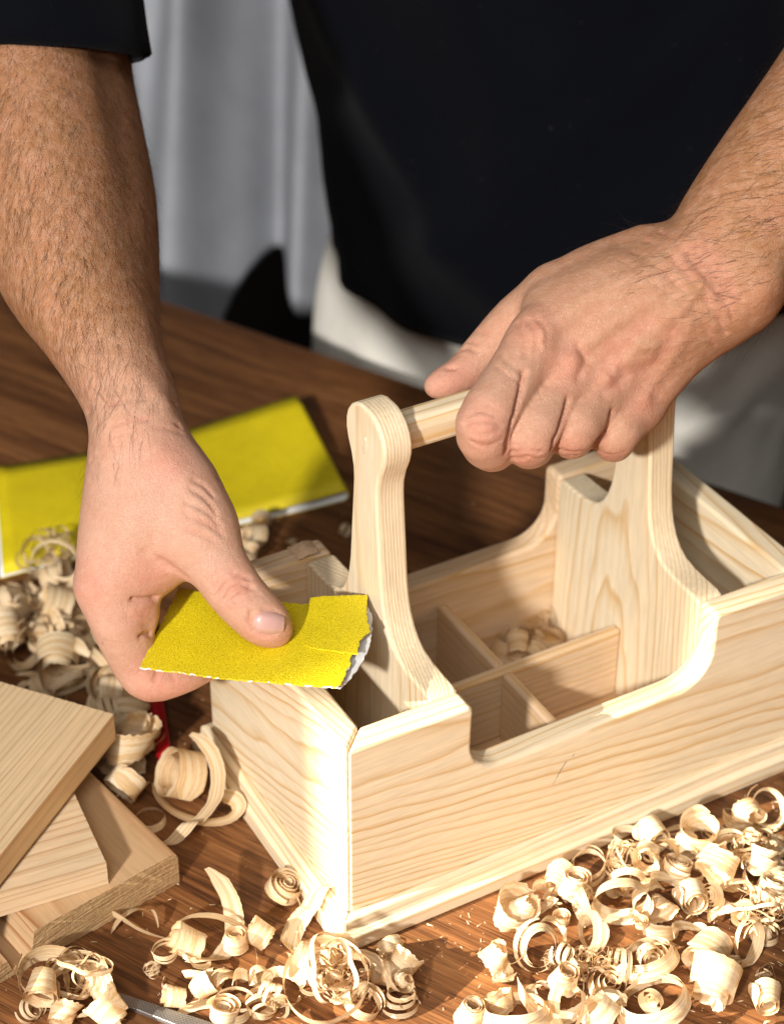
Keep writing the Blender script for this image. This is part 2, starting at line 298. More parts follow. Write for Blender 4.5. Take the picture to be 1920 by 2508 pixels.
CREASE_R = [[[[1.003,0.419,2.159],[0.975,0.388,2.132],[0.93,0.344,2.083],[0.887,0.314,2.026],[0.866,0.306,1.968],[0.87,0.318,1.898]],0.012,0.021],[[[1.154,0.334,2.038],[1.13,0.311,2.014],[1.089,0.279,1.975],[1.049,0.259,1.928],[1.042,0.26,1.894]],0.012,0.021],[[[1.338,0.299,1.945],[1.32,0.29,1.915],[1.306,0.307,1.847],[1.327,0.375,1.73]],0.012,0.021],[[[0.735,0.386,2.067],[0.776,0.362,2.089],[0.816,0.323,2.073]],0.009,0.0075],[[[0.719,0.378,2.038],[0.77,0.331,2.065],[0.826,0.303,2.042]],0.009,0.009000000000000001],[[[0.727,0.34,1.979],[0.778,0.303,1.962],[0.827,0.293,1.983]],0.009,0.009000000000000001],[[[0.735,0.333,2.019],[0.769,0.305,2.015],[0.814,0.296,2.024]],0.008,0.006],[[[0.765,0.387,2.092],[0.796,0.369,2.105],[0.829,0.338,2.095]],0.008,0.0045000000000000005],[[[0.903,0.332,1.88],[0.927,0.275,1.915],[0.981,0.249,1.902]],0.009,0.009000000000000001],[[[0.916,0.349,1.834],[0.937,0.274,1.88],[1.005,0.269,1.852]],0.009,0.009000000000000001],[[[0.9,0.316,1.92],[0.933,0.273,1.943],[0.979,0.249,1.933]],0.008,0.0045000000000000005],[[[1.106,0.332,1.833],[1.129,0.279,1.838],[1.175,0.254,1.842]],0.009,0.0075],[[[1.145,0.366,1.77],[1.15,0.294,1.805],[1.198,0.284,1.8]],0.008,0.006],[[[1.316,0.331,1.749],[1.333,0.276,1.761],[1.373,0.244,1.781]],0.008,0.006],[[[1.094,0.62,2.253],[1.072,0.528,2.237],[1.037,0.47,2.2]],0.012,0.0075],[[[1.118,0.59,2.27],[1.11,0.52,2.247],[1.087,0.474,2.209]],0.012,0.0075],[[[1.145,0.563,2.276],[1.149,0.511,2.25],[1.134,0.48,2.218]],0.01,0.006],[[[1.184,0.823,2.111],[1.032,0.547,2.221],[0.979,0.474,2.188]],0.01,0.006],[[[0.97,0.558,2.182],[0.963,0.475,2.184],[0.99,0.421,2.162]],0.01,0.0045000000000000005],[[[0.924,0.509,2.169],[0.928,0.433,2.165],[0.965,0.394,2.14]],0.01,0.0045000000000000005],[[[1.269,0.458,2.183],[1.282,0.418,2.131],[1.227,0.386,2.094]],0.016,0.012],[[[1.41,0.361,2.089],[1.431,0.348,2.054],[1.314,0.333,2.018]],0.02,0.009000000000000001],[[[1.67,0.609,2.466],[1.668,0.414,2.463],[1.696,0.306,2.397]],0.012,0.009000000000000001],[[[1.59,0.585,2.446],[1.618,0.402,2.422],[1.667,0.313,2.376]],0.012,0.0075],[[[1.738,0.617,2.488],[1.719,0.4,2.49],[1.733,0.298,2.424]],0.012,0.0105],[[[1.519,0.573,2.436],[1.563,0.424,2.401],[1.63,0.319,2.341]],0.012,0.0045000000000000005],[[[1.713,0.272,2.358],[1.764,0.229,2.272],[1.802,0.23,2.201]],0.012,0.0105],[[[1.751,0.269,2.4],[1.796,0.219,2.328],[1.815,0.209,2.268]],0.01,0.009000000000000001],[[[1.67,0.282,2.314],[1.728,0.248,2.23],[1.776,0.26,2.141]],0.012,0.006],[[[1.728,0.374,2.482],[1.758,0.298,2.443],[1.793,0.235,2.38]],0.055,0.025299999999999996],[[[1.493,0.332,2.062],[1.557,0.322,2.084],[1.615,0.291,2.205]],0.05,0.0161],[[[1.31,0.422,2.155],[1.396,0.396,2.213],[1.49,0.37,2.277]],0.05,0.0092],[[[1.196,0.486,2.224],[1.3,0.488,2.288],[1.414,0.464,2.345]],0.05,0.0069],[[[1.376,0.382,2.122],[1.459,0.35,2.167],[1.537,0.329,2.242]],0.04,0.013499999999999998],[[[1.225,0.441,2.143],[1.389,0.417,2.256],[1.577,0.377,2.369]],0.035,-0.012],[[[1.347,0.373,2.057],[1.479,0.342,2.183],[1.612,0.316,2.313]],0.03,-0.013499999999999998],[[[1.514,0.335,1.948],[1.6,0.317,2.083],[1.655,0.28,2.268]],0.035,-0.013499999999999998],[[[1.131,0.511,2.246],[1.318,0.518,2.328],[1.542,0.461,2.414]],0.04,-0.012],[[[1.473,0.347,2.191],[1.493,0.335,2.174],[1.535,0.318,2.179]],0.018,-0.0105],[[[1.631,0.304,2.314],[1.678,0.302,2.37],[1.719,0.303,2.417]],0.022,-0.015],[[[1.23,0.434,2.137]],0.06,-0.0184],[[[1.34,0.375,2.058]],0.055,-0.0184],[[[1.491,0.327,1.941]],0.06,-0.0161],[[[1.11,0.505,2.238]],0.07,-0.0138],[[[0.753,0.322,2.037]],0.06,-0.0138],[[[1.929,0.2,2.392],[1.949,0.203,2.402]],0.09,-0.034499999999999996],[[[1.065,0.922,2.027],[1.074,0.877,2.034]],0.01,0.012],[[[1.017,0.931,1.987],[1.042,0.897,2.015],[1.06,0.853,2.014]],0.01,0.009000000000000001],[[[1.108,0.919,2.066],[1.11,0.878,2.068]],0.01,0.009000000000000001],[[[0.927,0.855,1.975],[0.955,0.841,1.977]],0.01,0.015]]
RED_L = [[[-0.088,0.55,1.222],0.1],[[-0.121,0.661,1.395],0.09],[[-0.372,0.92,1.352],0.12],[[-0.403,0.806,0.905],0.14],[[-0.414,0.903,1.213],0.1],[[-0.201,1.045,1.772],0.1],[[-0.6,1.007,1.342],0.12],[[-0.006,0.525,1.208],0.08]]
RED_R = [[[0.753,0.322,2.037],0.1],[[1.207,0.427,2.13],0.1],[[1.372,0.37,2.06],0.09],[[1.12,0.55,2.264],0.1],[[1.495,0.317,1.928],0.09],[[0.933,0.803,1.942],0.14],[[0.939,0.289,1.857],0.09],[[1.134,0.274,1.839],0.08],[[1.346,0.293,1.734],0.08]]
NAIL = [[[-0.083,0.575,1.295],[-0.089,0.575,1.291],[-0.094,0.574,1.286],[-0.097,0.573,1.281],[-0.099,0.572,1.276],[-0.1,0.57,1.27],[-0.1,0.568,1.265],[-0.099,0.565,1.259],[-0.096,0.561,1.253]],[[-0.075,0.578,1.305],[-0.078,0.574,1.298],[-0.081,0.571,1.29],[-0.084,0.567,1.283],[-0.087,0.564,1.275],[-0.089,0.562,1.266],[-0.091,0.559,1.258],[-0.093,0.558,1.249],[-0.095,0.556,1.239]],[[-0.06,0.575,1.305],[-0.064,0.57,1.298],[-0.067,0.566,1.29],[-0.07,0.561,1.281],[-0.074,0.558,1.273],[-0.077,0.554,1.264],[-0.079,0.551,1.254],[-0.082,0.549,1.244],[-0.084,0.548,1.233]],[[-0.045,0.572,1.303],[-0.049,0.566,1.295],[-0.053,0.561,1.287],[-0.057,0.556,1.279],[-0.06,0.551,1.27],[-0.064,0.548,1.261],[-0.066,0.545,1.251],[-0.069,0.542,1.241],[-0.071,0.541,1.23]],[[-0.03,0.569,1.298],[-0.035,0.562,1.291],[-0.039,0.556,1.284],[-0.043,0.551,1.276],[-0.047,0.546,1.267],[-0.05,0.543,1.258],[-0.053,0.539,1.248],[-0.056,0.536,1.238],[-0.058,0.534,1.227]],[[-0.016,0.566,1.293],[-0.02,0.559,1.286],[-0.025,0.553,1.279],[-0.028,0.547,1.271],[-0.032,0.543,1.262],[-0.036,0.538,1.254],[-0.039,0.534,1.244],[-0.042,0.531,1.234],[-0.044,0.529,1.223]],[[0.0,0.565,1.285],[-0.005,0.557,1.28],[-0.009,0.551,1.273],[-0.014,0.545,1.265],[-0.018,0.539,1.257],[-0.021,0.535,1.249],[-0.024,0.531,1.239],[-0.027,0.528,1.229],[-0.029,0.527,1.218]],[[0.016,0.564,1.276],[0.011,0.557,1.271],[0.006,0.55,1.264],[0.002,0.544,1.258],[-0.002,0.539,1.25],[-0.005,0.535,1.242],[-0.008,0.531,1.233],[-0.011,0.528,1.223],[-0.013,0.525,1.213]],[[0.032,0.565,1.264],[0.027,0.558,1.259],[0.023,0.551,1.253],[0.019,0.545,1.248],[0.015,0.54,1.241],[0.012,0.536,1.234],[0.009,0.532,1.226],[0.006,0.529,1.218],[0.004,0.526,1.209]]]
SHIRT = [[0.0,3.811,3.876,1.72,1.173],[0.2,3.802,3.893,1.72,1.199],[0.4,3.797,3.902,1.72,1.236],[0.6,3.794,3.908,1.72,1.28],[0.8,3.794,3.908,1.72,1.316],[1.0,3.794,3.908,1.72,1.33],[1.2,3.786,3.923,1.72,1.316],[1.4,3.741,4.007,1.72,1.28],[1.6,3.703,4.079,1.725,1.236],[1.8,3.67,4.14,1.735,1.199],[2.0,3.651,4.176,1.745,1.173],[2.2,3.634,4.209,1.755,1.16],[2.4,3.618,4.239,1.765,1.153],[2.6,3.602,4.268,1.775,1.151],[2.8,3.601,4.271,1.785,1.15],[3.0,3.609,4.256,1.795,1.15],[3.2,3.617,4.24,1.805,1.15],[3.4,3.625,4.225,1.815,1.15],[3.6,3.631,4.214,1.82,1.15],[3.8,3.635,4.207,1.82,1.15],[4.0,3.639,4.199,1.82,1.15],[4.2,3.643,4.192,1.82,1.15],[4.4,3.647,4.185,1.82,1.15],[4.6,3.65,4.177,1.82,1.15]]
HEM = [0.0,0.0,0.0,0.0,0.0,0.0,0.0,0.0,0.0,0.0,0.0,0.0,0.0,0.0,0.0,0.22,0.31,0.33,0.26,0.28,0.27,0.26,0.27,0.26,0.26,0.26,0.28,0.3,0.35,0.42,0.49,0.56,0.64,0.69,0.71,0.7,0.65,0.57,0.49,0.4,0.31,0.18,0.03,0.0,0.0,0.0,0.0,0.0,0.0]
PANTS = [[-1.2,3.702,4.188,1.66,1.103],[-1.0,3.704,4.183,1.66,1.106],[-0.8,3.707,4.177,1.66,1.114],[-0.6,3.711,4.171,1.66,1.124],[-0.4,3.721,4.151,1.66,1.136],[-0.2,3.741,4.113,1.66,1.146],[-0.0,3.765,4.069,1.66,1.15],[0.2,3.789,4.024,1.66,1.146],[0.4,3.804,3.995,1.66,1.136],[0.6,3.809,3.986,1.66,1.124],[0.8,3.809,3.986,1.66,1.114],[1.0,3.809,3.986,1.66,1.106],[1.2,3.81,3.984,1.66,1.103]]
CURTAIN = [[1.517,7.421,-1.828,2.512,9.214,1.108],[1.587,7.389,-1.819,2.579,9.176,1.109],[1.658,7.357,-1.809,2.646,9.138,1.109],[1.728,7.324,-1.8,2.714,9.1,1.109],[1.798,7.292,-1.79,2.781,9.063,1.11],[1.868,7.26,-1.781,2.848,9.025,1.11],[1.939,7.227,-1.772,2.915,8.987,1.11],[2.009,7.195,-1.762,2.983,8.949,1.111],[2.079,7.163,-1.753,3.05,8.911,1.111],[2.15,7.13,-1.744,3.117,8.873,1.111],[2.22,7.098,-1.734,3.184,8.835,1.112],[2.29,7.066,-1.725,3.252,8.798,1.112],[2.361,7.033,-1.716,3.319,8.76,1.112],[2.431,7.001,-1.706,3.386,8.722,1.113],[2.501,6.969,-1.697,3.453,8.684,1.113],[2.628,7.037,-1.522,3.521,8.646,1.113],[2.754,7.106,-1.347,3.588,8.608,1.114],[2.867,7.151,-1.211,3.655,8.57,1.114],[2.959,7.157,-1.139,3.722,8.533,1.114],[3.038,7.141,-1.104,3.79,8.495,1.115],[3.113,7.115,-1.082,3.857,8.457,1.115],[3.18,7.078,-1.082,3.924,8.419,1.115],[3.241,7.029,-1.1,3.992,8.381,1.116],[3.293,6.963,-1.144,4.059,8.343,1.116],[3.339,6.887,-1.208,4.126,8.306,1.116],[3.394,6.827,-1.244,4.193,8.268,1.116],[3.469,6.803,-1.22,4.261,8.23,1.117],[3.556,6.801,-1.16,4.328,8.192,1.117],[3.625,6.766,-1.157,4.395,8.154,1.117],[3.693,6.73,-1.153,4.462,8.116,1.118],[3.762,6.694,-1.149,4.53,8.078,1.118],[3.83,6.659,-1.145,4.597,8.041,1.118],[3.898,6.623,-1.141,4.664,8.003,1.119],[3.967,6.587,-1.137,4.731,7.965,1.119],[4.035,6.551,-1.134,4.799,7.927,1.119]]
SHAVE = [[0,0.636,-0.255,"wide",0.2],[0,0.581,-0.498,"ring",0.195],[0,0.411,-0.473,"wide",0.157],[0,0.876,-0.2,"roll",0.116],[0,1.026,-0.209,"ring",0.171],[0,0.905,-0.286,"roll",0.115],[0,0.869,-0.394,"ring",0.16],[0,1.01,-0.463,"ring",0.219],[0,1.09,-0.596,"strip",0.17],[0,0.815,-0.521,"ring",0.169],[0,0.951,-0.727,"ring",0.259],[0,0.978,-0.72,"scroll",0.111],[0,0.758,-0.763,"scroll",0.155],[0,0.671,-0.646,"string",0.11],[0,0.498,-0.726,"strip",0.235],[0,0.343,-0.719,"ring",0.243],[0,0.643,-0.865,"wide",0.18],[0,0.825,-0.935,"ring",0.271],[0,0.811,-0.954,"scroll",0.099],[0,1.169,-0.849,"roll",0.158],[0,1.084,-0.977,"roll",0.164],[0,1.334,-0.876,"ring",0.186],[0,1.504,-0.754,"string",0.238],[0,1.298,-0.55,"roll",0.115],[0,1.362,-0.366,"scroll",0.121],[0,1.365,-0.178,"roll",0.123],[0,1.271,-0.139,"ring",0.123],[0,1.181,-0.234,"string",0.157],[0,1.253,-0.434,"strip",0.174],[0,1.548,-0.271,"roll",0.143],[0,1.638,-0.256,"ring",0.124],[0,1.518,-0.39,"roll",0.094],[0,1.784,-0.262,"wide",0.161],[0,1.886,-0.286,"ring",0.185],[0,1.679,-0.43,"string",0.181],[0,1.506,-0.49,"wide",0.185],[0,1.49,-0.612,"strip",0.183],[0,1.657,-0.583,"ring",0.204],[0,1.816,-0.452,"roll",0.083],[0,1.118,-0.359,"ring",0.158],[0,1.133,-0.493,"wide",0.162],[0,1.197,-0.656,"strip",0.17],[0,0.752,-0.608,"string",0.13],[0,0.811,-0.194,"strip",0.116],[0,0.725,-0.407,"strip",0.104],[0,1.191,-1.205,"ring",0.04],[0,1.404,-0.39,"ring",0.117],[0,1.613,-0.387,"ring",0.118],[0,1.285,-0.632,"strip",0.114],[0,1.624,-0.687,"roll",0.135],[0,1.364,-0.279,"wide",0.118],[0,1.47,-0.822,"ring",0.113],[0,0.598,-0.674,"roll",0.101],[0,0.78,-0.665,"string",0.111],[0,0.817,-0.741,"ring",0.129],[0,0.502,-0.62,"strip",0.128],[0,0.205,-0.616,"roll",0.108],[0,0.509,-0.825,"ring",0.162],[0,1.507,-0.167,"ring",0.09],[0,1.649,-0.532,"strip",0.156],[0,1.475,-0.278,"roll",0.099],[1,-0.125,0.325,"scroll",0.139],[1,-0.157,0.128,"strip",0.208],[1,-0.091,-0.081,"wide",0.177],[1,-0.452,0.264,"strip",0.34],[1,-0.614,0.225,"roll",0.13],[1,-0.334,0.14,"roll",0.103],[1,-0.443,0.13,"roll",0.089],[1,-0.709,0.216,"ring",0.093],[1,-0.773,0.207,"string",0.083],[1,-0.59,0.058,"ring",0.121],[1,-0.543,-0.015,"wide",0.11],[1,-0.643,0.073,"ring",0.101],[1,-0.764,0.018,"roll",0.087],[1,-0.673,-0.078,"strip",0.199],[1,-0.586,-0.147,"ring",0.153],[1,-0.481,-0.179,"ring",0.123],[1,-0.421,-0.036,"roll",0.077],[1,-0.373,-0.145,"ring",0.155],[1,-0.238,-0.261,"ring",0.318],[1,-0.241,-0.286,"string",0.272],[1,-0.172,-0.271,"string",0.201],[1,0.088,-0.181,"scroll",0.104],[1,0.087,-0.284,"roll",0.107],[1,0.015,-0.293,"roll",0.092],[1,0.01,-0.413,"ring",0.131],[1,-0.63,-0.155,"scroll",0.112],[1,-0.061,-0.279,"strip",0.165],[1,-0.235,-0.057,"strip",0.167],[1,-0.447,-0.172,"ring",0.1],[1,-0.134,-0.373,"ring",0.145],[1,-0.307,-0.196,"ring",0.173],[1,-0.503,-0.059,"strip",0.11],[1,-0.723,0.488,"strip",0.171],[2,-1.157,0.305,"ring",0.237],[2,-1.21,0.228,"roll",0.119],[2,-1.171,0.147,"wide",0.119],[2,-1.001,0.186,"scroll",0.155],[2,-1.014,0.06,"roll",0.126],[2,-1.267,0.219,"ring",0.101],[2,-1.058,0.25,"string",0.247],[2,-1.15,0.274,"strip",0.164],[3,-0.133,2.923,"string",0.26],[3,-0.247,2.696,"roll",0.174],[3,-0.398,2.65,"roll",0.142],[3,-0.36,2.578,"wide",0.151],[3,-0.387,2.809,"ring",0.121],[3,-0.517,2.526,"roll",0.124],[3,-0.437,2.453,"strip",0.14],[3,-0.274,2.488,"roll",0.164],[3,-0.141,2.529,"strip",0.218],[3,-0.256,2.352,"roll",0.14],[3,-0.501,2.284,"ring",0.2],[3,-0.333,2.231,"ring",0.189],[3,-0.404,2.11,"roll",0.158],[3,-0.203,2.199,"wide",0.143],[3,-0.228,2.052,"ring",0.203],[3,-0.235,1.938,"wide",0.186],[3,-0.414,1.968,"roll",0.157],[3,-0.354,1.888,"roll",0.139],[3,-0.244,1.75,"roll",0.181],[3,-0.178,1.752,"wide",0.143],[3,-0.228,1.581,"roll",0.136],[3,-0.241,1.489,"ring",0.131],[3,-0.383,1.318,"wide",0.207],[3,-0.464,1.191,"roll",0.127],[3,-0.434,1.006,"ring",0.113],[3,-0.247,1.077,"roll",0.172],[3,-0.191,1.142,"ring",0.148],[3,-0.246,0.935,"strip",0.313],[3,-0.431,1.415,"roll",0.108],[3,-0.338,1.55,"wide",0.152],[3,-0.132,2.312,"roll",0.136],[3,-0.035,2.667,"wide",0.14],[3,-0.234,2.844,"roll",0.131],[3,-0.327,1.673,"roll",0.137],[3,-0.298,1.826,"wide",0.143],[3,-0.341,1.479,"roll",0.126],[3,-0.561,2.127,"roll",0.144],[3,-0.57,2.35,"roll",0.134],[3,-0.338,2.042,"ring",0.132],[3,-0.322,1.39,"roll",0.125],[3,-0.369,2.382,"wide",0.148],[3,-0.468,2.689,"ring",0.115],[3,-0.157,2.734,"roll",0.128],[3,-0.194,2.368,"roll",0.14],[3,-0.14,2.091,"roll",0.138],[3,-0.078,2.472,"wide",0.151],[3,-0.266,1.601,"wide",0.128],[3,-0.541,1.999,"roll",0.121],[3,-0.462,1.299,"roll",0.124],[4,0.793,2.617,"roll",0.106],[4,0.863,2.625,"roll",0.101],[4,0.757,2.488,"roll",0.104],[4,1.313,2.47,"ring",0.073],[4,1.031,2.531,"ring",0.058],[4,0.922,2.663,"roll",0.087]]
SHAVE_BOX = [[4,1.405,1.066,"roll",0.12],[4,1.436,1.009,"roll",0.109],[4,1.551,1.081,"wide",0.11],[4,1.607,1.033,"ring",0.158],[4,1.501,0.973,"roll",0.109],[4,1.473,1.092,"string",0.12],[4,1.49,1.046,"wide",0.122],[4,1.591,1.082,"string",0.132]]
STRANDS = [["long arched strand of pale shaving lying from the sawn board towards the toolbox corner",0.022,[[-0.806,0.597,0.03],[-0.774,0.504,0.05],[-0.732,0.421,0.04],[-0.668,0.361,0.02],[-0.635,0.34,0.03],[-0.595,0.329,0.1],[-0.538,0.292,0.14],[-0.459,0.239,0.14],[-0.393,0.188,0.1],[-0.359,0.133,0.04]]],["thin straight tail of shaving hanging below the coil beside the moulding",0.012,[[-0.098,0.285,0.05],[-0.104,0.22,0.03],[-0.173,0.108,0.02],[-0.21,0.014,0.02],[-0.245,-0.096,0.05]]],["thin wide loop of shaving at the bottom left corner",0.011,[[-1.149,0.134,0.04],[-1.188,0.195,0.08],[-1.171,0.259,0.14],[-1.085,0.262,0.18],[-0.995,0.222,0.18],[-0.959,0.175,0.12],[-0.991,0.125,0.08],[-1.06,0.114,0.05],[-1.126,0.121,0.04]]],["curved band of shaving reaching the left moulding of the toolbox",0.034,[[-0.342,1.164,0.06],[-0.346,1.048,0.04],[-0.304,0.932,0.04],[-0.222,0.846,0.04],[-0.143,0.814,0.05],[-0.096,0.817,0.08],[-0.09,0.86,0.1],[-0.134,0.931,0.1]]],["fine thread of shaving curving down from the arched strand",0.009,[[-0.363,0.124,0.05],[-0.388,0.046,0.03],[-0.422,0.006,0.02],[-0.487,-0.014,0.02]]],["thin looped strand standing on the left heap before the yellow sheet",0.01,[[-0.288,2.834,0.1],[-0.268,2.735,0.3],[-0.22,2.608,0.42],[-0.154,2.537,0.4],[-0.118,2.52,0.3],[-0.161,2.567,0.2],[-0.234,2.629,0.2],[-0.256,2.64,0.3],[-0.205,2.596,0.38],[-0.13,2.592,0.3]]]]
FILL = [[0, [[1.255, -0.112], [1.619, -0.184], [2.028, -0.212], [1.237, -1.221], [1.049, -1.129], [1.258, -0.606], [1.125, -0.532], [0.798, -0.989], [0.171, -0.639], [0.466, -0.367], [0.811, -0.177], [1.039, -0.149]], 44], [1, [[-0.745, 0.252], [-0.404, -0.022], [-0.135, -0.144], [0.123, -0.288], [-0.012, -0.524], [-0.639, -0.174], [-0.765, 0.07]], 20], [3, [[-0.431, 2.858], [-0.101, 2.943], [-0.051, 2.691], [-0.165, 2.119], [-0.158, 1.8], [-0.239, 1.4], [-0.363, 1.12], [-0.482, 1.254], [-0.398, 1.56], [-0.297, 1.801], [-0.525, 2.043], [-0.648, 2.268]], 14]]
FOLDS = [(-.35,-.55,1.5,.18,.10),(.35,.40,2.0,.16,.09),(-1.0,-.30,1.2,.14,.06),(.9,.2,1.6,.14,.08),(-.05,.75,1.1,.13,.07),(-1.35,-.15,1.5,.09,.03),(.1,-.2,2.2,.22,.07)]
PFOLDS = [(.62,1.4,.2,.07,.05),(.80,-1.1,.1,.05,-.05),(.45,1.8,-.1,.05,-.05),(-1.32,.1,.3,.03,-.03),(-.2,1.2,.1,.08,.03),(1.05,.6,.0,.08,.05)]

# ------------------------------------------------------------------ limbs as distance fields
def spline(pts, m=3):
    """Catmull-Rom through (point, radius) pairs, m pieces per span."""
    P = np.array([list(p) + [r] for p, r in pts], float)
    Q = np.concatenate([[2 * P[0] - P[1]], P, [2 * P[-1] - P[-2]]])
    out = []
    for i in range(1, len(Q) - 2):
        for j in range(m):
            t = j / m
            out.append(.5 * ((2 * Q[i]) + (Q[i + 1] - Q[i - 1]) * t + (2 * Q[i - 1] - 5 * Q[i] + 4 * Q[i + 1] - Q[i + 2]) * t * t
                             + (3 * Q[i] - Q[i - 1] - 3 * Q[i + 1] + Q[i + 2]) * t ** 3))
    out.append(P[-1])
    return np.array(out)

def cone_d(p, a, b, ra, rb):
    ab = b - a
    L = float(np.sqrt(ab @ ab)) + 1e-9
    v = p - a
    y = v @ ab / L
    perp = np.sqrt(np.maximum((v * v).sum(1) - y * y, 0))
    dr = float(np.clip(rb - ra, -.95 * L, .95 * L))
    h = np.clip((y + perp * dr / np.sqrt(L * L - dr * dr)) / L, 0, 1)
    q = v - h[:, None] * ab
    return np.sqrt((q * q).sum(1)) - (ra + (rb - ra) * h)

def smin(a, b, k):
    h = np.clip(0.5 + 0.5 * (b - a) / k, 0, 1)
    return b + (a - b) * h - k * h * (1 - h)

def chain_d(p, q, c, rad):
    """q: (n,4) spline samples. Cones that cannot be the nearest one anywhere in the batch are skipped."""
    cd = [cone_d(c, a[:3], b[:3], a[3], b[3])[0] for a, b in zip(q[:-1], q[1:])]
    lim = min(cd) + 2 * rad + 1e-6
    d = None
    for (a, b), x in zip(zip(q[:-1], q[1:]), cd):
        if x <= lim:
            y = cone_d(p, a[:3], b[:3], a[3], b[3])
            d = y if d is None else np.minimum(d, y)
    return d, min(cd)

def limb_sdf(spec):
    core = [(spline(ch), k) for ch, k in spec['core']]
    fing = [(spline(ch), k) for ch, k in spec['fingers']]
    def f(p):
        c = p.mean(0)[None]
        rad = float(np.sqrt(((p - c) ** 2).sum(1).max()))
        d = None
        for q, k in core:
            e, _ = chain_d(p, q, c, rad)
            d = e if d is None else smin(d, e, k)
        out = d
        for q, kb in fing:
            e, m = chain_d(p, q, c, rad)
            if m - rad > d.max() + kb and m - rad > out.max() + kb:
                continue
            g = smin(d, e, kb)
            out = g if out is d else smin(out, g, 0.005)
        return out
    return f

def surface_nets(f, lo, hi, h, B=8, G=4):
    lo = np.array(lo, float)
    nb = np.ceil((np.array(hi) - lo) / (h * B)).astype(int)
    n = nb * B
    ci = np.stack(np.meshgrid(*[np.arange(k) for k in nb], indexing='ij'), -1).reshape(-1, 3)
    def groups(ix):
        key = ix // G
        kk = (key[:, 0] * 1000 + key[:, 1]) * 1000 + key[:, 2]
        order = np.argsort(kk, kind='stable')
        cut = np.flatnonzero(np.diff(kk[order])) + 1
        return [ix[o] for o in np.split(order, cut)] if len(ix) else []
    dc = np.zeros(tuple(nb), np.float32)
    for g in groups(ci):
        dc[tuple(g.T)] = f(lo + (g + .5) * B * h - .5 * h)
    D = np.repeat(np.repeat(np.repeat(dc, B, 0), B, 1), B, 2)
    act = ci[np.abs(dc.reshape(-1)) < B * h * 1.15 + 0.012]
    o = np.stack(np.meshgrid(*[np.arange(B)] * 3, indexing='ij'), -1).reshape(-1, 3)
    for blk in groups(act):
        ii = (blk[:, None, :] * B + o[None]).reshape(-1, 3)
        D[ii[:, 0], ii[:, 1], ii[:, 2]] = f(lo + ii * h)
    S = D < 0
    cnt = np.zeros(tuple(n - 1), np.int8)
    for i in (0, 1):
        for j in (0, 1):
            for k in (0, 1):
                cnt += S[i:n[0] - 1 + i, j:n[1] - 1 + j, k:n[2] - 1 + k]
    cells = np.argwhere((cnt > 0) & (cnt < 8))
    idx = -np.ones(tuple(n - 1), np.int32)
    idx[tuple(cells.T)] = np.arange(len(cells))
    acc = np.zeros((len(cells), 3)); wt = np.zeros(len(cells))
    cor = [(i, j, k) for i in (0, 1) for j in (0, 1) for k in (0, 1)]
    for a in cor:
        for b in cor:
            if sum(b) - sum(a) == 1 and all(y >= x for x, y in zip(a, b)):
                A, Bq = cells + a, cells + b
                da, db = D[tuple(A.T)], D[tuple(Bq.T)]
                m = (da < 0) != (db < 0)
                t = (da / np.where(m, da - db, 1))[:, None]
                pt = A + t * (Bq - A)
                acc[m] += pt[m]; wt[m] += 1
    V = lo + acc / wt[:, None] * h
    quads = []
    for ax in range(3):
        sl0 = [slice(None)] * 3; sl1 = [slice(None)] * 3
        sl0[ax] = slice(0, n[ax] - 1); sl1[ax] = slice(1, n[ax])
        e = np.argwhere(S[tuple(sl0)] != S[tuple(sl1)])
        u, v = (ax + 1) % 3, (ax + 2) % 3
        e = e[(e[:, u] > 0) & (e[:, v] > 0) & (e[:, u] < n[u] - 1) & (e[:, v] < n[v] - 1)]
        def cell(du, dv):
            c = e.copy(); c[:, u] += du; c[:, v] += dv
            return idx[tuple(c.T)]
        q = np.stack([cell(-1, -1), cell(0, -1), cell(0, 0), cell(-1, 0)], 1)
        flip = ~S[tuple(e.T)]
        q[flip] = q[flip][:, ::-1]
        quads.append(q)
    return V, np.concatenate(quads)

def smooth_verts(V, Q, it=6, a=.5):
    E = np.concatenate([Q[:, [0, 1]], Q[:, [1, 2]], Q[:, [2, 3]], Q[:, [3, 0]]])
    E = np.concatenate([E, E[:, ::-1]])
    deg = np.bincount(E[:, 0], minlength=len(V))[:, None]
    for i in range(it):
        for w in (a, -a * 1.03):
            s = np.stack([np.bincount(E[:, 0], V[E[:, 1], c], minlength=len(V)) for c in range(3)], 1)
            V = V + w * (s / deg - V)
    return V

def vert_normals(V, Q):
    n = np.cross(V[Q[:, 2]] - V[Q[:, 0]], V[Q[:, 3]] - V[Q[:, 1]])
    N = np.stack([sum(np.bincount(Q[:, j], n[:, c], minlength=len(V)) for j in range(4)) for c in range(3)], 1)
    return N / (np.sqrt((N * N).sum(1)) + 1e-12)[:, None]

def seg_dist(V, pts):
    d = np.full(len(V), 9.)
    P = np.array(pts)
    m = (V > P.min(0) - .25).all(1) & (V < P.max(0) + .25).all(1)
    X = V[m]
    if len(X):
        dd = np.full(len(X), 9.)
        if len(P) == 1:
            dd = np.sqrt(((X - P[0]) ** 2).sum(1))
        for a, b in zip(P[:-1], P[1:]):
            dd = np.minimum(dd, cone_d(X, a, b, 0, 0))
        d[m] = dd
    return d

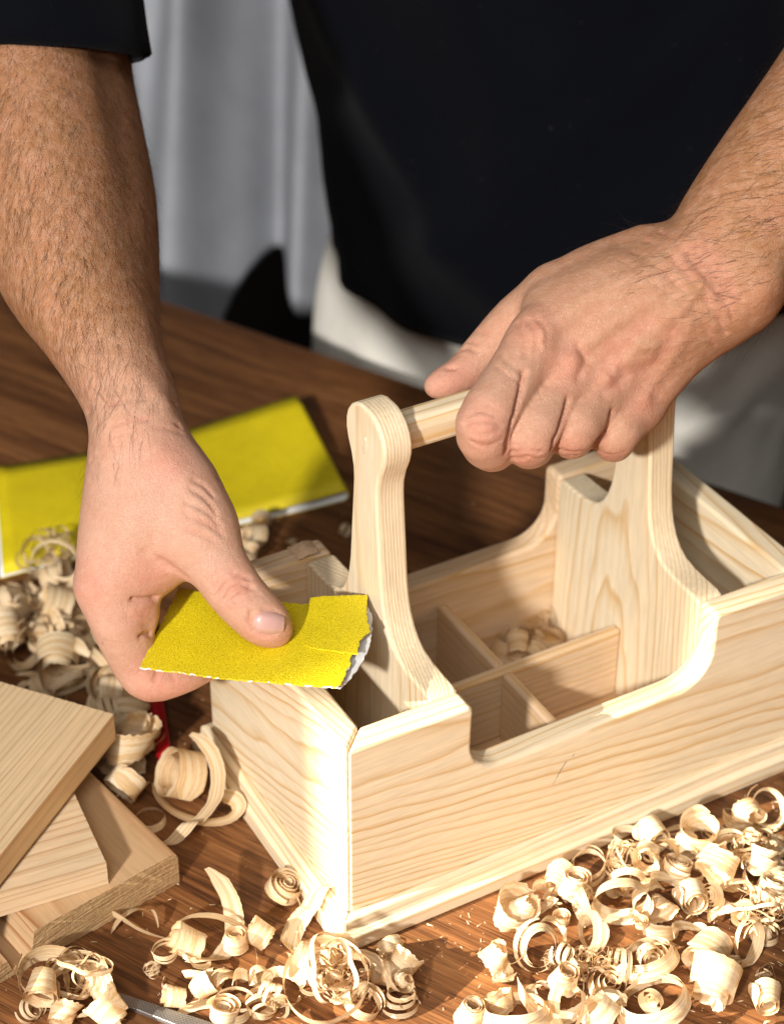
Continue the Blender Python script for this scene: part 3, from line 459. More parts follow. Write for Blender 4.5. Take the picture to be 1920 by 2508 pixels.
# ================================================================== the setting
E_DIR = Vector((0.4695, -0.8829, 0)); N_DIR = Vector((-0.8829, -0.4695, 0))
floor_m = plain('dark_floor', (0.018, 0.012, 0.010), .6, 20)
o = mesh_obj('floor', [(-60, -60, -7.5), (80, -60, -7.5), (80, 80, -7.5), (-60, 80, -7.5)], [(0, 1, 2, 3)], floor_m); tag(o, kind='structure')
wall_m = plain('dark_wall', (0.022, 0.016, 0.013), .8, 10)
bw = []
for u in (-40, 40):
    for v in (0, 1):
        p = Vector((9.5, 13.0, 0)) + Vector((.871, -.49, 0)) * u
        bw.append((p.x, p.y, -7.5 if v == 0 else 20))
o = mesh_obj('back_wall', bw, [(0, 2, 3, 1)], wall_m); tag(o, kind='structure')

# tabletop, local X along its far edge (the grain), local Y towards the camera side
tb_m = dark_wood('dark_table_wood')
bm = bmesh.new()
bmesh.ops.create_cube(bm, size=1.0)
for v in bm.verts:
    v.co = Vector(((v.co.x) * 3.4, (v.co.y + .5) * 1.15, (v.co.z - .5) * .035))
me = bpy.data.meshes.new('workbench'); bm.to_mesh(me); bm.free()
bench = bpy.data.objects.new('workbench', me); COL.objects.link(bench); me.materials.append(tb_m)
rot = Matrix((E_DIR, -N_DIR.copy() * -1, Vector((0, 0, 1)))).transposed()
bench.matrix_world = Matrix.Translation(Vector((2.09, 4.21, 0)) * DM) @ rot.to_4x4()
b_ = bench.modifiers.new('bevel', 'BEVEL'); b_.width = .003; b_.segments = 3
tag(bench, 'dark brown wooden workbench top with streaky grain under the toolbox and shavings', 'workbench')

# curtain
cur_m = cloth_mat('grey_curtain_cloth', (0.31, 0.32, 0.345), .9, 700, .2)
V, Fc = [], []
nz = 40; nu = 10 * (len(CURTAIN) - 1) + 1
cu = np.array(CURTAIN)
for i in range(nu):
    f = i / 10; k = min(int(f), len(cu) - 2); f -= k
    c = cu[k] * (1 - f) + cu[k + 1] * f
    x = i / (nu - 1)
    for j in range(nz + 1):
        t = j / nz
        p = np.array(c[:3]) * (1 - t) + np.array(c[3:]) * t
        drift = .25 * (1 - t)
        ph = (x + .05 * (1 - t) * math.sin(9 * x)) * 40
        d = .34 * math.sin(ph * .42 + 1.2 + drift * 3) + .07 * math.sin(ph * .9 + .6 + 2.2 * (1 - t))
        d *= .95 + .4 * math.sin(3.1 * x + .4) ** 2
        p = p + np.array([-.60, -.80, 0]) * d
        V.append(p)
for i in range(nu - 1):
    for j in range(nz):
        a = i * (nz + 1) + j
        Fc.append((a, a + nz + 1, a + nz + 2, a + 1))
o = mesh_obj('curtain', V, Fc, cur_m, smooth=True)
s_ = o.modifiers.new('thickness', 'SOLIDIFY'); s_.thickness = .002
tag(o, 'pale grey cloth curtain hanging in folds behind the man, blurred', 'curtain')

# ================================================================== toolbox
BW, BL, TK = 1.292, 2.29, .117
X1, X2, UT = .563, 1.727, .130
box = empty('toolbox', (BL / 2, BW / 2, 0))
tag(box, 'pale pine tool tote with round handle bar between two uprights and moulded base', 'toolbox')
def outline_long():
    p = [(0, .03), (BL, .03), (BL, 1.0)]
    p += [(X2 + .03, 1.0)] + arc(X2 + .03, .97, .03, 90, 180, 4)[1:]
    p += arc(X2 - .17, .82, .17, 0, -90, 9)
    p += arc(X1 + .14, .79, .145, -90, -180, 8)
    p += arc(X1 - .03, .97, .03, 0, 90, 4)
    p += [(0, 1.0)]
    return p
m_front = pine('pine_front', 'X', (-.42, .93), .031, 1.3, wob=.10, tilt=(.0, .12))
m_back = pine('pine_back', 'X', (2.1, .2), .036, 4.1, wob=.10, tilt=(0, .05), early=(.75, .56, .375))
m_end = pine('pine_end', 'Y', (-.55, .80), .021, 2.2, wob=.05, tilt=(.0, .34))
m_end2 = pine('pine_end_far', 'Y', (3.1, .4), .040, 8.2, wob=.1, tilt=(0, .1))
m_up1 = pine('pine_upright', 'Z', (-.7, .56), .018, 3.7, wob=.05, tilt=(0, .02))
m_up2 = pine('pine_upright_far', 'Z', (1.15, .70), .020, 5.9, wob=.07, tilt=(.04, .0))
m_grip = pine('pine_grip', 'X', (.18, 1.95), .050, 6.6, wob=.05)
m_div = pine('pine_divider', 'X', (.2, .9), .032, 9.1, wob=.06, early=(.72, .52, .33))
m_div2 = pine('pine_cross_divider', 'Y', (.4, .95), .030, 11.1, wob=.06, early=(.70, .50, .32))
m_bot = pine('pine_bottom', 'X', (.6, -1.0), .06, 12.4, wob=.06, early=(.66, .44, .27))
m_mx = pine('pine_moulding', 'X', (.35, .55), .030, 13.3, wob=.08)
m_my = pine('pine_moulding_end', 'Y', (.35, .55), .028, 14.8, wob=.08)

def mitre(o): fix_normals(o); return o
G_ = .0015    # hairline gap at the mitres
pl_ = outline_long()
V, Fc = extrude_poly(pl_, 1, 0.0, TK)
V = [((min(max(x, y + G_), BL - y - G_)) if (x < 1e-6 or x > BL - 1e-6) else x, y, z) for x, y, z in V]
o = mitre(mesh_obj('front_wall', V, Fc, m_front, box)); bevel(o, .020, 3)
V2 = [(x, BW - y, z) for x, y, z in V]
o = mitre(mesh_obj('back_wall_board', V2, [f[::-1] for f in Fc], m_back, box)); bevel(o, .020, 3)
for side, mt in ((0, m_end), (1, m_end2)):
    pts = [(0, .03), (BW, .03), (BW, 1.0), (0, 1.0)]
    V, Fc = extrude_poly(pts, 0, 0.0, TK)
    V = [(x, min(max(y, x + G_), BW - x - G_), z) for x, y, z in V]
    if side: V = [(BL - x, y, z) for x, y, z in V]
    o = mitre(mesh_obj('end_wall', V, Fc, mt, box)); bevel(o, .020, 3)
# uprights
half = [(TK + .001, .10), (TK + .001, .985), (.15, .998), (.24, 1.0), (.31, 1.004), (.375, 1.018), (.42, 1.045), (.455, 1.085), (.482, 1.135), (.503, 1.20), (.517, 1.28), (.525, 1.37),
        (.532, 1.46), (.545, 1.60), (.551, 1.68), (.548, 1.735), (.532, 1.79), (.508, 1.84), (.494, 1.89), (.495, 1.935), (.508, 1.975), (.535, 2.01), (.57, 2.034), (.61, 2.047)]
prof = half + [(BW - y, z) for y, z in half[::-1]]
for x0, mt in ((X1 - UT, m_up1), (X2, m_up2)):
    V, Fc = extrude_poly(prof, 0, x0, x0 + UT)
    o = mitre(mesh_obj('upright', V, Fc, mt, box)); bevel(o, .016, 3, 50)
    if x0 < 1:
        upr = o
# wooden plug on the near upright
V = []; n = 20
for d, r in ((0, 1.0), (.006, .9)):
    for i in range(n):
        a = 2 * math.pi * i / n
        V.append((X1 - UT - d, .640 - .013 * math.cos(a) * r - .012 * math.sin(a) * r * .6, 1.883 + .043 * math.sin(a) * r))
Fc = [[i, (i + 1) % n, n + (i + 1) % n, n + i] for i in range(n)] + [list(range(n, 2 * n))]
o = mitre(mesh_obj('dowel_plug', V, Fc, plain('plug_wood', (.72, .58, .42), .6, 300, .12), upr)); o.location = (0, 0, 0)
# grip
gp = []
for cx, cz, a0 in ((.668, 1.920, 0), (.624, 1.920, 90), (.624, 1.872, 180), (.668, 1.872, 270)):
    gp += arc(cx, cz, .048, a0, a0 + 90, 6)
V, Fc = extrude_poly(gp, 0, X1 + .0005, X2 - .0005)
o = mitre(mesh_obj('grip', V, Fc, m_grip, box)); bevel(o, .002, 1, 80)
# dividers
def board(name, lo, hi, mt, bv=.012, parent=box):
    V = [(x, y, z) for z in (lo[2], hi[2]) for x, y in ((lo[0], lo[1]), (hi[0], lo[1]), (hi[0], hi[1]), (lo[0], hi[1]))]
    Fc = [(3, 2, 1, 0), (4, 5, 6, 7), (0, 1, 5, 4), (1, 2, 6, 5), (2, 3, 7, 6), (3, 0, 4, 7)]
    o = mesh_obj(name, V, Fc, mt, parent); bevel(o, bv, 3); return o
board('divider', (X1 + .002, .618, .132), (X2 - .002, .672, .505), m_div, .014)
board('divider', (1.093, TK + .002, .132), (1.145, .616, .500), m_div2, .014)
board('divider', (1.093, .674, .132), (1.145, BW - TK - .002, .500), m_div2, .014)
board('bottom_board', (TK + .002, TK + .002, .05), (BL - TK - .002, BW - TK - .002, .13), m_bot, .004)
# base moulding: profile (outward offset, height)
mp = [(0.001, .002), (.069, .002), (.069, .060)] + arc(.055, .066, .015, 0, 80, 4) + [(.050, .086), (.043, .092)] + [(.038, .105)] + arc(.022, .128, .017, 10, 100, 4) + [(.001, .150)]
def moulding(axis, length, place, mt):
    V = []; n = len(mp)
    for e in (0, 1):
        for off, z in mp:
            x = -off + G_ if e == 0 else length + off - G_
            V.append(place(x, off, z))
    Fc = [list(range(n))[::-1], list(range(n, 2 * n))] + [[i, (i + 1) % n, n + (i + 1) % n, n + i] for i in range(n)]
    o = mitre(mesh_obj('moulding', V, Fc, mt, box)); bevel(o, .004, 2, 50)
moulding('X', BL, lambda x, o_, z: (x, -o_, z), m_mx)
moulding('X', BL, lambda x, o_, z: (x, BW + o_, z), m_mx)
moulding('Y', BW, lambda x, o_, z: (-o_, x, z), m_my)
moulding('Y', BW, lambda x, o_, z: (BL + o_, x, z), m_my)
# pen stroke on the front, a chip on the back corner
pen = [(1.060, .540), (1.049, .524), (1.021, .510), (.999, .480), (.979, .443), (.960, .410)]
V = []
for i, (x, z) in enumerate(pen):
    wd = (.0015, .003, .004, .003, .002, .001)[i]
    V += [(x - wd, -.0008, z), (x + wd, -.0008, z + wd)]
o = mesh_obj('pen_mark', V, [(2 * i, 2 * i + 1, 2 * i + 3, 2 * i + 2) for i in range(5)], plain('violet_ink', (.10, .05, .14), .5), box)
V = []; n = 9
for i in range(n):
    for j in range(5):
        x = .40 + i * .014; y = BW - .115 + j * .026
        V.append((x + RNG.uniform(-.004, .004), y, 1.001 + .030 * math.sin(math.pi * min(1, (i + .6) / n)) * math.sin(math.pi * (j + .5) / 5) + RNG.uniform(0, .010)))
Fc = [(i * 5 + j, (i + 1) * 5 + j, (i + 1) * 5 + j + 1, i * 5 + j + 1) for i in range(n - 1) for j in range(4)]
mesh_obj('wood_chip', V, Fc, plain('chip_wood', (.60, .40, .24), .7, 200, .2), box)

# ================================================================== offcut boards
def oriented(name, prof2, length, origin, xdir, mt, label, bv=.01, rough_end=0.0, seg=2):
    """prof2: outline in (across, up); extruded 'length' along the grain. local X = grain."""
    n = len(prof2); V = []
    for e in (0, 1):
        for a, z in prof2:
            V.append((length * e, a, z))
    Fc = [list(range(n)), list(range(n, 2 * n))[::-1]] + [[i, n + i, n + (i + 1) % n, (i + 1) % n] for i in range(n)]
    o = mesh_obj(name, V, Fc, mt); fix_normals(o)
    if rough_end:
        bm = bmesh.new(); bm.from_mesh(o.data)
        ed = [e for e in bm.edges if all(abs(v.co.x) < 1e-6 for v in e.verts) and e.calc_length() > .01]
        r = bmesh.ops.subdivide_edges(bm, edges=ed, cuts=110)
        for v in bm.verts:
            if abs(v.co.x) < 1e-6 and len(v.link_edges) <= 3:
                v.co.x += RNG.uniform(-.00022, .00018) * rough_end
        bm.to_mesh(o.data); bm.free()
    x = Vector(xdir).normalized(); z = Vector((0, 0, 1)) - x * x.z; z.normalize(); y = z.cross(x)
    o.matrix_world = Matrix.Translation(Vector(origin) * DM) @ Matrix((x, y, z)).transposed().to_4x4()
    o.data.materials.append(sawn)
    for f in o.data.polygons:
        if abs(f.normal.x) > .8: f.material_index = 1
    bevel(o, bv, seg); tag(o, label, 'board', 'offcut boards stacked beside the toolbox')
    return o
sw = NT('sawn_end_grain'); co, s = sw.obj()
zz = sw.math('ADD', s[2], sw.math('MULTIPLY', sw.math('MULTIPLY', s[1], s[1]), 1.4))
l1 = sw.noise(sw.xyz(s[0], sw.math('MULTIPLY', s[1], 40), sw.math('MULTIPLY', zz, 1300)), 1.0, 3, .65)
l2 = sw.noise(co, 500, 3, .7)
sc_ = sw.ramp(l1, [(.32, (.19, .098, .036)), (.48, (.41, .25, .112)), (.66, (.60, .415, .215))])
sc_ = sw.mix(1.0, sc_, sw.ramp(l2, [(.25, .70), (.75, 1.15)]), 'MULTIPLY')
sawn = sw.set(Base_Color=sc_, Roughness=.8, Normal=sw.bump(sw.math('ADD', l1, l2), .8, .0010))
m_b1 = pine('pine_board_reddish', 'X', (.30, -.75), .036, 21.0, wob=.05, early=(.52, .34, .185), late=(.34, .155, .06))
m_b2 = pine('pine_board_pale', 'X', (.35, -.9), .030, 23.0, wob=.05, early=(.66, .50, .325), late=(.50, .31, .155))
m_b3 = pine('pine_board_top', 'X', (1.2, -.5), .026, 25.0, wob=.04, early=(.66, .485, .29), late=(.50, .31, .145))
# lowest: thick board with a rounded edge and a tongue step, sawn end towards the camera
p1 = [(0, 0), (-.70, .0), (-1.05, .0), (-1.05, .085), (-.815, .09), (-.80, .03), (-.735, .03), (-.70, .10), (-.685, .175), (-.03, .175), (-.008, .165), (.0, .145), (.0, .05)]
p1 = [(a, z) for a, z in p1]
oriented('board', [(-a, z) for a, z in p1], 1.9, (-.468, .617, .003), (-.18, .98, 0), m_b1, 'thick reddish pine board with sawn end grain, lowest of the stack', .008, .5)
p2_ = [(0, 0), (.75, 0), (.75, .115), (0, .115)]
oriented('board', p2_, 1.3, (-.775, .575, .182), (-.995, .095, 0), m_b2, 'pale pine board in the middle of the stack, under the slanting top board', .005, .5) if False else None
bo = oriented('board', [(0, 0), (-.45, 0), (-.45, .115), (0, .115)], 1.2, (-.787, .585, .182), (-.99, .09, 0), m_b2, 'pale narrow pine board in the middle of the stack, under the slanting top board', .005, .7)
bo = oriented('board', [(0, 0), (-1.0, 0), (-1.0, .14), (0, .14)], 1.7, (-.468, 1.24, .318), (-.785, -.619, 0), m_b3, 'smooth wide pine board lying slantwise on top of the stack', .006, .9)
bo = oriented('board', [(0, 0), (.22, 0), (.22, .10), (0, .10)], .8, (-.545, 1.92, .02), (-.99, -.05, 0), pine('pine_offcut', 'X', (.3, -.6), .05, 31.0, early=(.60, .42, .27), late=(.45, .27, .14)), 'small pine offcut half buried in shavings behind the top board', .006, .5)

# ================================================================== sandpaper
grit = grit_mat(); paper = plain('white_paper_backing', (.74, .73, .71), .8, 200, .05)
PN = Vector((-.1110, .0972, .98905)).normalized()
def torn_sheet(name, pts, thick, mats, parent, jit=.004, seg=.012, side=1):
    P = []
    n = len(pts)
    for i in range(n):
        a = Vector(pts[i]); b = Vector(pts[(i + 1) % n]); L = (b - a).length; k = max(1, int(L / seg))
        dr = (b - a).normalized(); sd = dr.cross(PN)
        for j in range(k):
            q = a + (b - a) * (j / k)
            q += sd * RNG.uniform(-jit, jit) + dr * RNG.uniform(-.3, .3) * seg
            P.append(q)
    m_ = len(P)
    V = [p for p in P] + [p - PN * thick for p in P]
    Fc = [list(range(m_)), list(range(2 * m_ - 1, m_ - 1, -1))] + [[i, m_ + i, m_ + (i + 1) % m_, (i + 1) % m_] for i in range(m_)]
    o = mesh_obj(name, V, Fc, mats, parent); fix_normals(o)
    for f in o.data.polygons:
        f.material_index = (0 if f.normal.dot(PN) > 0 else 1) if len(f.vertices) > 4 else (side if side == 0 or RNG.random() < .3 else 0)
    return o
sp_ = empty('sandpaper', (-.05, .65, 1.1))
tag(sp_, 'folded yellow sandpaper with a torn end, pinched under the thumb at the toolbox end', 'sandpaper', 'pieces of yellow sandpaper')
BASE = [[-0.144, 1.194, 1.05], [-0.089, 1.104, 1.065], [0.028, 0.945, 1.094], [0.136, 0.82, 1.118], [0.21, 0.737, 1.135], [0.284, 0.695, 1.147], [0.36, 0.611, 1.165], [0.325, 0.482, 1.173], [0.25, 0.395, 1.173], [0.16, 0.267, 1.175], [0.061, 0.176, 1.173], [-0.025, 0.261, 1.155], [-0.157, 0.398, 1.127], [-0.302, 0.555, 1.095], [-0.391, 0.666, 1.074], [-0.497, 0.791, 1.05]]
FLAP = [[0.239, 0.751, 1.162], [0.296, 0.715, 1.172], [0.365, 0.665, 1.184], [0.425, 0.617, 1.196], [0.36, 0.505, 1.2], [0.319, 0.4, 1.205], [0.252, 0.367, 1.201], [0.209, 0.299, 1.203], [0.152, 0.365, 1.19], [0.102, 0.426, 1.178], [0.076, 0.486, 1.169], [0.144, 0.607, 1.165], [0.195, 0.685, 1.163]]
BACK = [[0.288, 0.703, 1.116], [0.425, 0.622, 1.141], [0.403, 0.532, 1.146], [0.355, 0.444, 1.149], [0.296, 0.357, 1.151], [0.221, 0.285, 1.15], [0.137, 0.224, 1.147], [0.08, 0.201, 1.142], [0.038, 0.268, 1.131], [0.156, 0.492, 1.122]]
torn_sheet('grit_sheet', BASE, .008, [grit, paper], sp_)
FL2 = [tuple(Vector(p) - PN * .013) for p in FLAP]
o = torn_sheet('folded_flap', FL2, .006, [grit, paper], sp_, side=0); o['label'] = 'torn upper flap of the yellow sheet'
o = torn_sheet('paper_backing', BACK, .006, [paper, paper], sp_, .003); o['label'] = 'white torn paper backing'
# sheet on the table behind: folded double, fold at its right end
pf = []
Lx = 1.88
for x in np.linspace(0, Lx, 24): pf.append((x, .010 + .010 * x / Lx))
for a in np.linspace(-80, 80, 8): pf.append((Lx + .027 * math.cos(math.radians(a)), .047 + .027 * math.sin(math.radians(a))))
for x in np.linspace(Lx, .02, 24): pf.append((x, .022 + .052 * (x / Lx) ** 2.2))
o0 = Vector((-.385, 2.99, 0)); ux = Vector((1.79, -.23, 0)).normalized(); uy = Vector((.30, .94, 0))
V = []
W_ = 8
for x, z in pf:
    for j in range(W_ + 1):
        p = o0 + ux * (x * .985) + Vector((-.30 * -1 - .14 * x / Lx, .945 - .05 * x / Lx, 0)) * (j / W_ * .985) + Vector((0, 0, z + (.012 * math.sin(3 * x + 2 * j / W_) + .05 * max(0, (x - .7) / 1.13) ** 1.5 * j / W_) * (.35 if z < .05 and False else 1)))
        V.append(p)
Fc = [(i * (W_ + 1) + j, i * (W_ + 1) + j + 1, (i + 1) * (W_ + 1) + j + 1, (i + 1) * (W_ + 1) + j) for i in range(len(pf) - 1) for j in range(W_)]
o = mesh_obj('sandpaper', V, Fc, [paper, grit], smooth=True)
o.data.polygons.foreach_set('material_index', [1] * len(o.data.polygons))
s_ = o.modifiers.new('thickness', 'SOLIDIFY'); s_.thickness = .0008; s_.offset = 1; s_.material_offset = -1; s_.material_offset_rim = 0
bpy.context.view_layer.update()
tag(o, 'yellow sandpaper sheet folded double lying on the workbench behind the wrist', 'sandpaper', 'pieces of yellow sandpaper')
BACK_SHEET = o

# ================================================================== file and red bar
steel = NT('file_steel'); co, s = steel.obj()
wa = steel.new('ShaderNodeTexWave', wave_type='BANDS', bands_direction='DIAGONAL'); steel.link(co, wa.inputs[0]); wa.inputs['Scale'].default_value = 420
mpn = steel.new('ShaderNodeMapping'); steel.link(co, mpn.inputs[0]); mpn.inputs['Scale'].default_value = (1, -1, 1)
wb = steel.new('ShaderNodeTexWave', wave_type='BANDS', bands_direction='DIAGONAL'); steel.link(mpn.outputs[0], wb.inputs[0]); wb.inputs['Scale'].default_value = 420
hh = steel.math('ADD', wa.outputs['Fac'], wb.outputs['Fac'])
steel_m = steel.set(Base_Color=steel.ramp(hh, [(.2, (.22, .21, .20)), (1.6, (.36, .35, .34))]), Metallic=.9, Roughness=.42, Normal=steel.bump(hh, .35, .0002))
fl = [(0, -.022), (.25, -.030), (.8, -.050), (1.3, -.060), (1.3, .060), (.8, .050), (.25, .030), (0, .022)]
n = len(fl)
V = [(x, y, 0) for x, y in fl] + [(x, y, .026) for x, y in fl]
o = mesh_obj('file', V, [list(range(n))[::-1], list(range(n, 2 * n))] + [[i, (i + 1) % n, n + (i + 1) % n, n + i] for i in range(n)], steel_m); fix_normals(o)
o.location = Vector((-.962, .165, .008)) * DM; o.rotation_euler = (0, 0, math.atan2(-.345, .262)); bevel(o, .004, 1)
tag(o, 'grey steel file with cross cut teeth among the front shavings', 'file')
red = plain('red_lacquer', (.42, .008, .010), .32, 40, .08)
oc = [(-.036, .012), (-.022, 0), (.022, 0), (.036, .012), (.036, .034), (.022, .046), (-.022, .046), (-.036, .034)]
V = [(x, a, z) for x in (0, 1.15) for a, z in oc]; n = 8
o = mesh_obj('carpenter_pencil', V, [list(range(n))[::-1], list(range(n, 2 * n))] + [[i, (i + 1) % n, n + (i + 1) % n, n + i] for i in range(n)], red); fix_normals(o)
o.location = Vector((-.225, 1.315, .004)) * DM; o.rotation_euler = (0, 0, math.atan2(.43, .145)); bevel(o, .005, 2)
tag(o, 'flat red carpenter pencil lying under shavings beside the toolbox', 'pencil')

# ================================================================== wood shavings
sh_m = shaving_mat()
def ribbon(cen, wid, N, rag=.05, taper=.12):
    """cen(t) -> centre point, wid(t) -> half-width vector; returns verts, faces, uvs (3 across)"""
    V, U = [], []; L = 0; prev = None
    for i in range(N + 1):
        t = i / N; c = np.array(cen(t), float); h = np.array(wid(t), float)
        if prev is not None: L += float(np.linalg.norm(c - prev))
        prev = c
        k = min(1.0, .35 + min(t, 1 - t) / taper) if taper else 1.0
        k1, k2 = k * (1 + RNG.uniform(-rag, rag)), k * (1 + RNG.uniform(-rag, rag))
        hw = float(np.linalg.norm(h))
        for s_, kk in ((-1, k1), (-.33, k1), (.33, k2), (1, k2)):
            cup = .035 * (s_ * s_ - .4) * hw
            d = c / (np.linalg.norm(c * np.array([1, 1, 0])) + .02) * cup * np.array([1, 1, 0])
            V.append(c + h * s_ * kk + d); U.append((L * 6, (s_ + 1) / 2))
    Fc = [(i * 4 + j, (i + 1) * 4 + j, (i + 1) * 4 + j + 1, i * 4 + j + 1) for i in range(N) for j in range(3)]
    return V, Fc, U
def proto(kind):
    R_ = RNG.uniform
    if kind == 'scroll':
        n = R_(2.4, 4.2); r0, r1 = R_(.06, .12), .5; w_ = R_(.13, .24); tw = R_(-.2, .2); dr = R_(-.15, .25)
        cen = lambda t: ((r0 + (r1 - r0) * t ** 1.25) * math.cos(n * 6.283 * t), (r0 + (r1 - r0) * t ** 1.25) * math.sin(n * 6.283 * t), dr * t)
        wid = lambda t: (tw * w_ * math.cos(n * 6.283 * t), tw * w_ * math.sin(n * 6.283 * t), w_)
        return ribbon(cen, wid, 84)
    if kind == 'ring':
        n = R_(1.1, 2.6); w_ = R_(.07, .15); dr = R_(.15, .65) * RNG.choice((-1, 1)); tw = R_(-.5, .5); e = R_(.75, 1.0); q = R_(.30, .48)
        rr = lambda t: .5 - (.5 - q) * t + .02 * math.sin(9 * t)
        cen = lambda t: (rr(t) * math.cos(n * 6.283 * t), e * rr(t) * math.sin(n * 6.283 * t), dr * t)
        wid = lambda t: (tw * w_ * math.cos(n * 6.283 * t), tw * w_ * math.sin(n * 6.283 * t), w_ * (1 - .2 * t))
        return ribbon(cen, wid, 76)
    if kind == 'roll':
        n = R_(1.5, 3.0); w_ = R_(.20, .36); q = R_(.14, .28); tw = R_(-.25, .25); dr = R_(-.35, .35)
        rr = lambda t: .42 - (.42 - q) * t
        cen = lambda t: (rr(t) * math.cos(n * 6.283 * t), rr(t) * math.sin(n * 6.283 * t), dr * t)
        wid = lambda t: (tw * w_ * math.cos(n * 6.283 * t), tw * w_ * math.sin(n * 6.283 * t), w_)
        return ribbon(cen, wid, 56, .07, .05)
    if kind == 'wide':
        n = R_(1.3, 2.6); w_ = R_(.16, .30); a = R_(.25, .6); ph = R_(0, 6); dr = R_(.3, .7)
        rr = lambda t: .40 + .10 * math.sin(5 * t + ph) - .12 * t
        cen = lambda t: (rr(t) * math.cos(n * 6.283 * t), rr(t) * math.sin(n * 6.283 * t) * .8, dr * t + .06 * math.sin(11 * t + ph))
        def wid(t):
            tl = a * math.sin(4 * t + ph); an = n * 6.283 * t
            return (w_ * math.sin(tl) * math.cos(an), w_ * math.sin(tl) * math.sin(an), w_ * math.cos(tl))
        return ribbon(cen, wid, 72, .14, .12)
    if kind == 'strip':
        sp = R_(1.6, 3.6); w_ = R_(.07, .15); ph = R_(0, 6); tw = R_(.4, 1.4); lift = R_(.1, .3); cr = R_(1.3, 2.6)
        def cen(t):
            a = sp * (t - .5); q = .5 * (1 - .45 * abs(t - .5) * (1 if t > .5 else .2))
            return (q * math.sin(a), q * math.cos(a) - .25, lift * math.sin(3.1 * t + ph) + (.10 * math.sin(cr * 6 * t) if t > .7 else 0))
        def wid(t):
            b = ph * .3 + tw * t
            return (.25 * w_ * math.cos(b), w_ * math.sin(b), w_ * math.cos(b))
        return ribbon(cen, wid, 44, .06, .2)
    # string: a nest of thin loops
    VV, FF, UU = [], [], []
    for q in range(RNG.choice((2, 3, 3))):
        n = R_(2.5, 4.5); w_ = R_(.020, .045); ax = Matrix.Rotation(R_(-.9, .9), 3, 'X') @ Matrix.Rotation(R_(-.9, .9), 3, 'Y')
        ph = R_(0, 6); c0 = (R_(-.12, .12), R_(-.12, .12), R_(-.05, .1)); r0 = R_(.2, .42)
        def cen(t, n=n, ax=ax, ph=ph, c0=c0, r0=r0):
            a = n * 6.283 * t + ph; r = r0 * (1 - .45 * t) + .05 * math.sin(3.3 * a)
            return ax @ Vector((r * math.cos(a) + c0[0] + .1 * math.sin(a * .41), r * math.sin(a) * .9 + c0[1], c0[2] + .22 * math.sin(a * .53 + ph)))
        wid = lambda t, ax=ax, w_=w_: ax @ Vector((0, 0, w_))
        v, f, u = ribbon(cen, wid, 110, .05, .05)
        b0 = len(VV); VV += v; UU += u; FF += [tuple(i + b0 for i in x) for x in f]
    return VV, FF, UU
PROTO = {}
NAMES = {'scroll': 'scroll_shaving', 'ring': 'ring_shaving', 'roll': 'rolled_shaving', 'wide': 'crumpled_shaving', 'strip': 'curved_shaving', 'string': 'thread_shaving'}
for k, cnt in (('scroll', 7), ('ring', 14), ('roll', 10), ('wide', 12), ('strip', 10), ('string', 7)):
    PROTO[k] = []
    for i in range(cnt):
        V, Fc, U = proto(k)
        V = np.array([list(v) for v in V]); V -= (V.min(0) + V.max(0)) / 2
        V /= (V.max(0) - V.min(0))[:3].max()
        me = bpy.data.meshes.new(NAMES[k]); me.from_pydata([tuple(v) for v in V], [], Fc); me.update()
        uvl = me.uv_layers.new(name='UVMap')
        ui = np.array(U)[np.array([l.vertex_index for l in me.loops])]
        uvl.data.foreach_set('uv', ui.astype(np.float32).ravel())
        me.polygons.foreach_set('use_smooth', [True] * len(me.polygons)); me.materials.append(sh_m)
        PROTO[k].append((me, V))
HM = {}      # height already filled, on a 1.5 cm grid
KINDTXT = {'scroll': 'tightly coiled', 'ring': 'open ring', 'roll': 'rolled', 'wide': 'broad crumpled', 'strip': 'long curved', 'string': 'thread thin tangled'}
PLACE = ['in the heap before the toolbox front', 'at the near toolbox corner', 'before the sawn board end',
         'in the heap behind the boards', 'inside the toolbox', 'under the yellow sheet']
GRP = ['shavings heaped in front of the toolbox', 'shavings at the near corner of the toolbox', 'shavings by the sawn board end', 'shavings heaped behind the boards', 'shavings inside the toolbox', 'shavings behind the toolbox']
BOARDS_TOP = []
PLACED = {}
def put_shaving(gi, x, y, kind, size, floor_z=.004, lift=True, label=None):
    if gi == 3 and kind in ('roll', 'wide') and RNG.random() < .6: kind = RNG.choice(('ring', 'strip', 'ring', 'wide'))
    if gi == 3: size *= 1.18
    me, V = RNG.choice(PROTO[kind])
    o = bpy.data.objects.new(NAMES[kind], me); COL.objects.link(o)
    if kind in ('scroll', 'ring'):
        tl = RNG.uniform(.0, .55) if RNG.random() < .6 else RNG.uniform(.9, 1.5)
    elif kind == 'roll': tl = RNG.uniform(1.0, 1.6) if RNG.random() < .75 else RNG.uniform(0, .5)
    elif kind == 'wide': tl = RNG.uniform(.5, 1.6)
    else: tl = RNG.uniform(-.25, .35)
    R3 = Matrix.Rotation(RNG.uniform(0, 6.283), 3, 'Z') @ Matrix.Rotation(tl, 3, 'X') @ Matrix.Rotation(RNG.uniform(0, 6.283), 3, 'Z')
    sz = size * (1.22 if kind in ('wide', 'roll') else 1.15)
    P = V @ np.array(R3).T * sz
    z0 = floor_z - P[:, 2].min(); top = P[:, 2].max() - P[:, 2].min()
    key = (round(x / .13), round(y / .13))
    if lift:
        h = HM.get(key, 0.0); z0 += h * .55
        HM[key] = min(max(h, top * .55) + top * .12, .30)
    if gi == 2: HM
    o.matrix_world = Matrix.Translation(Vector((x, y, z0)) * DM) @ R3.to_4x4() @ Matrix.Scale(sz * DM, 4)
    tag(o, label, 'shaving', GRP[gi] + ', ' + KINDTXT[kind])
    if not label: PLACED.setdefault((gi, kind), []).append((o, x, y, size))
    return o
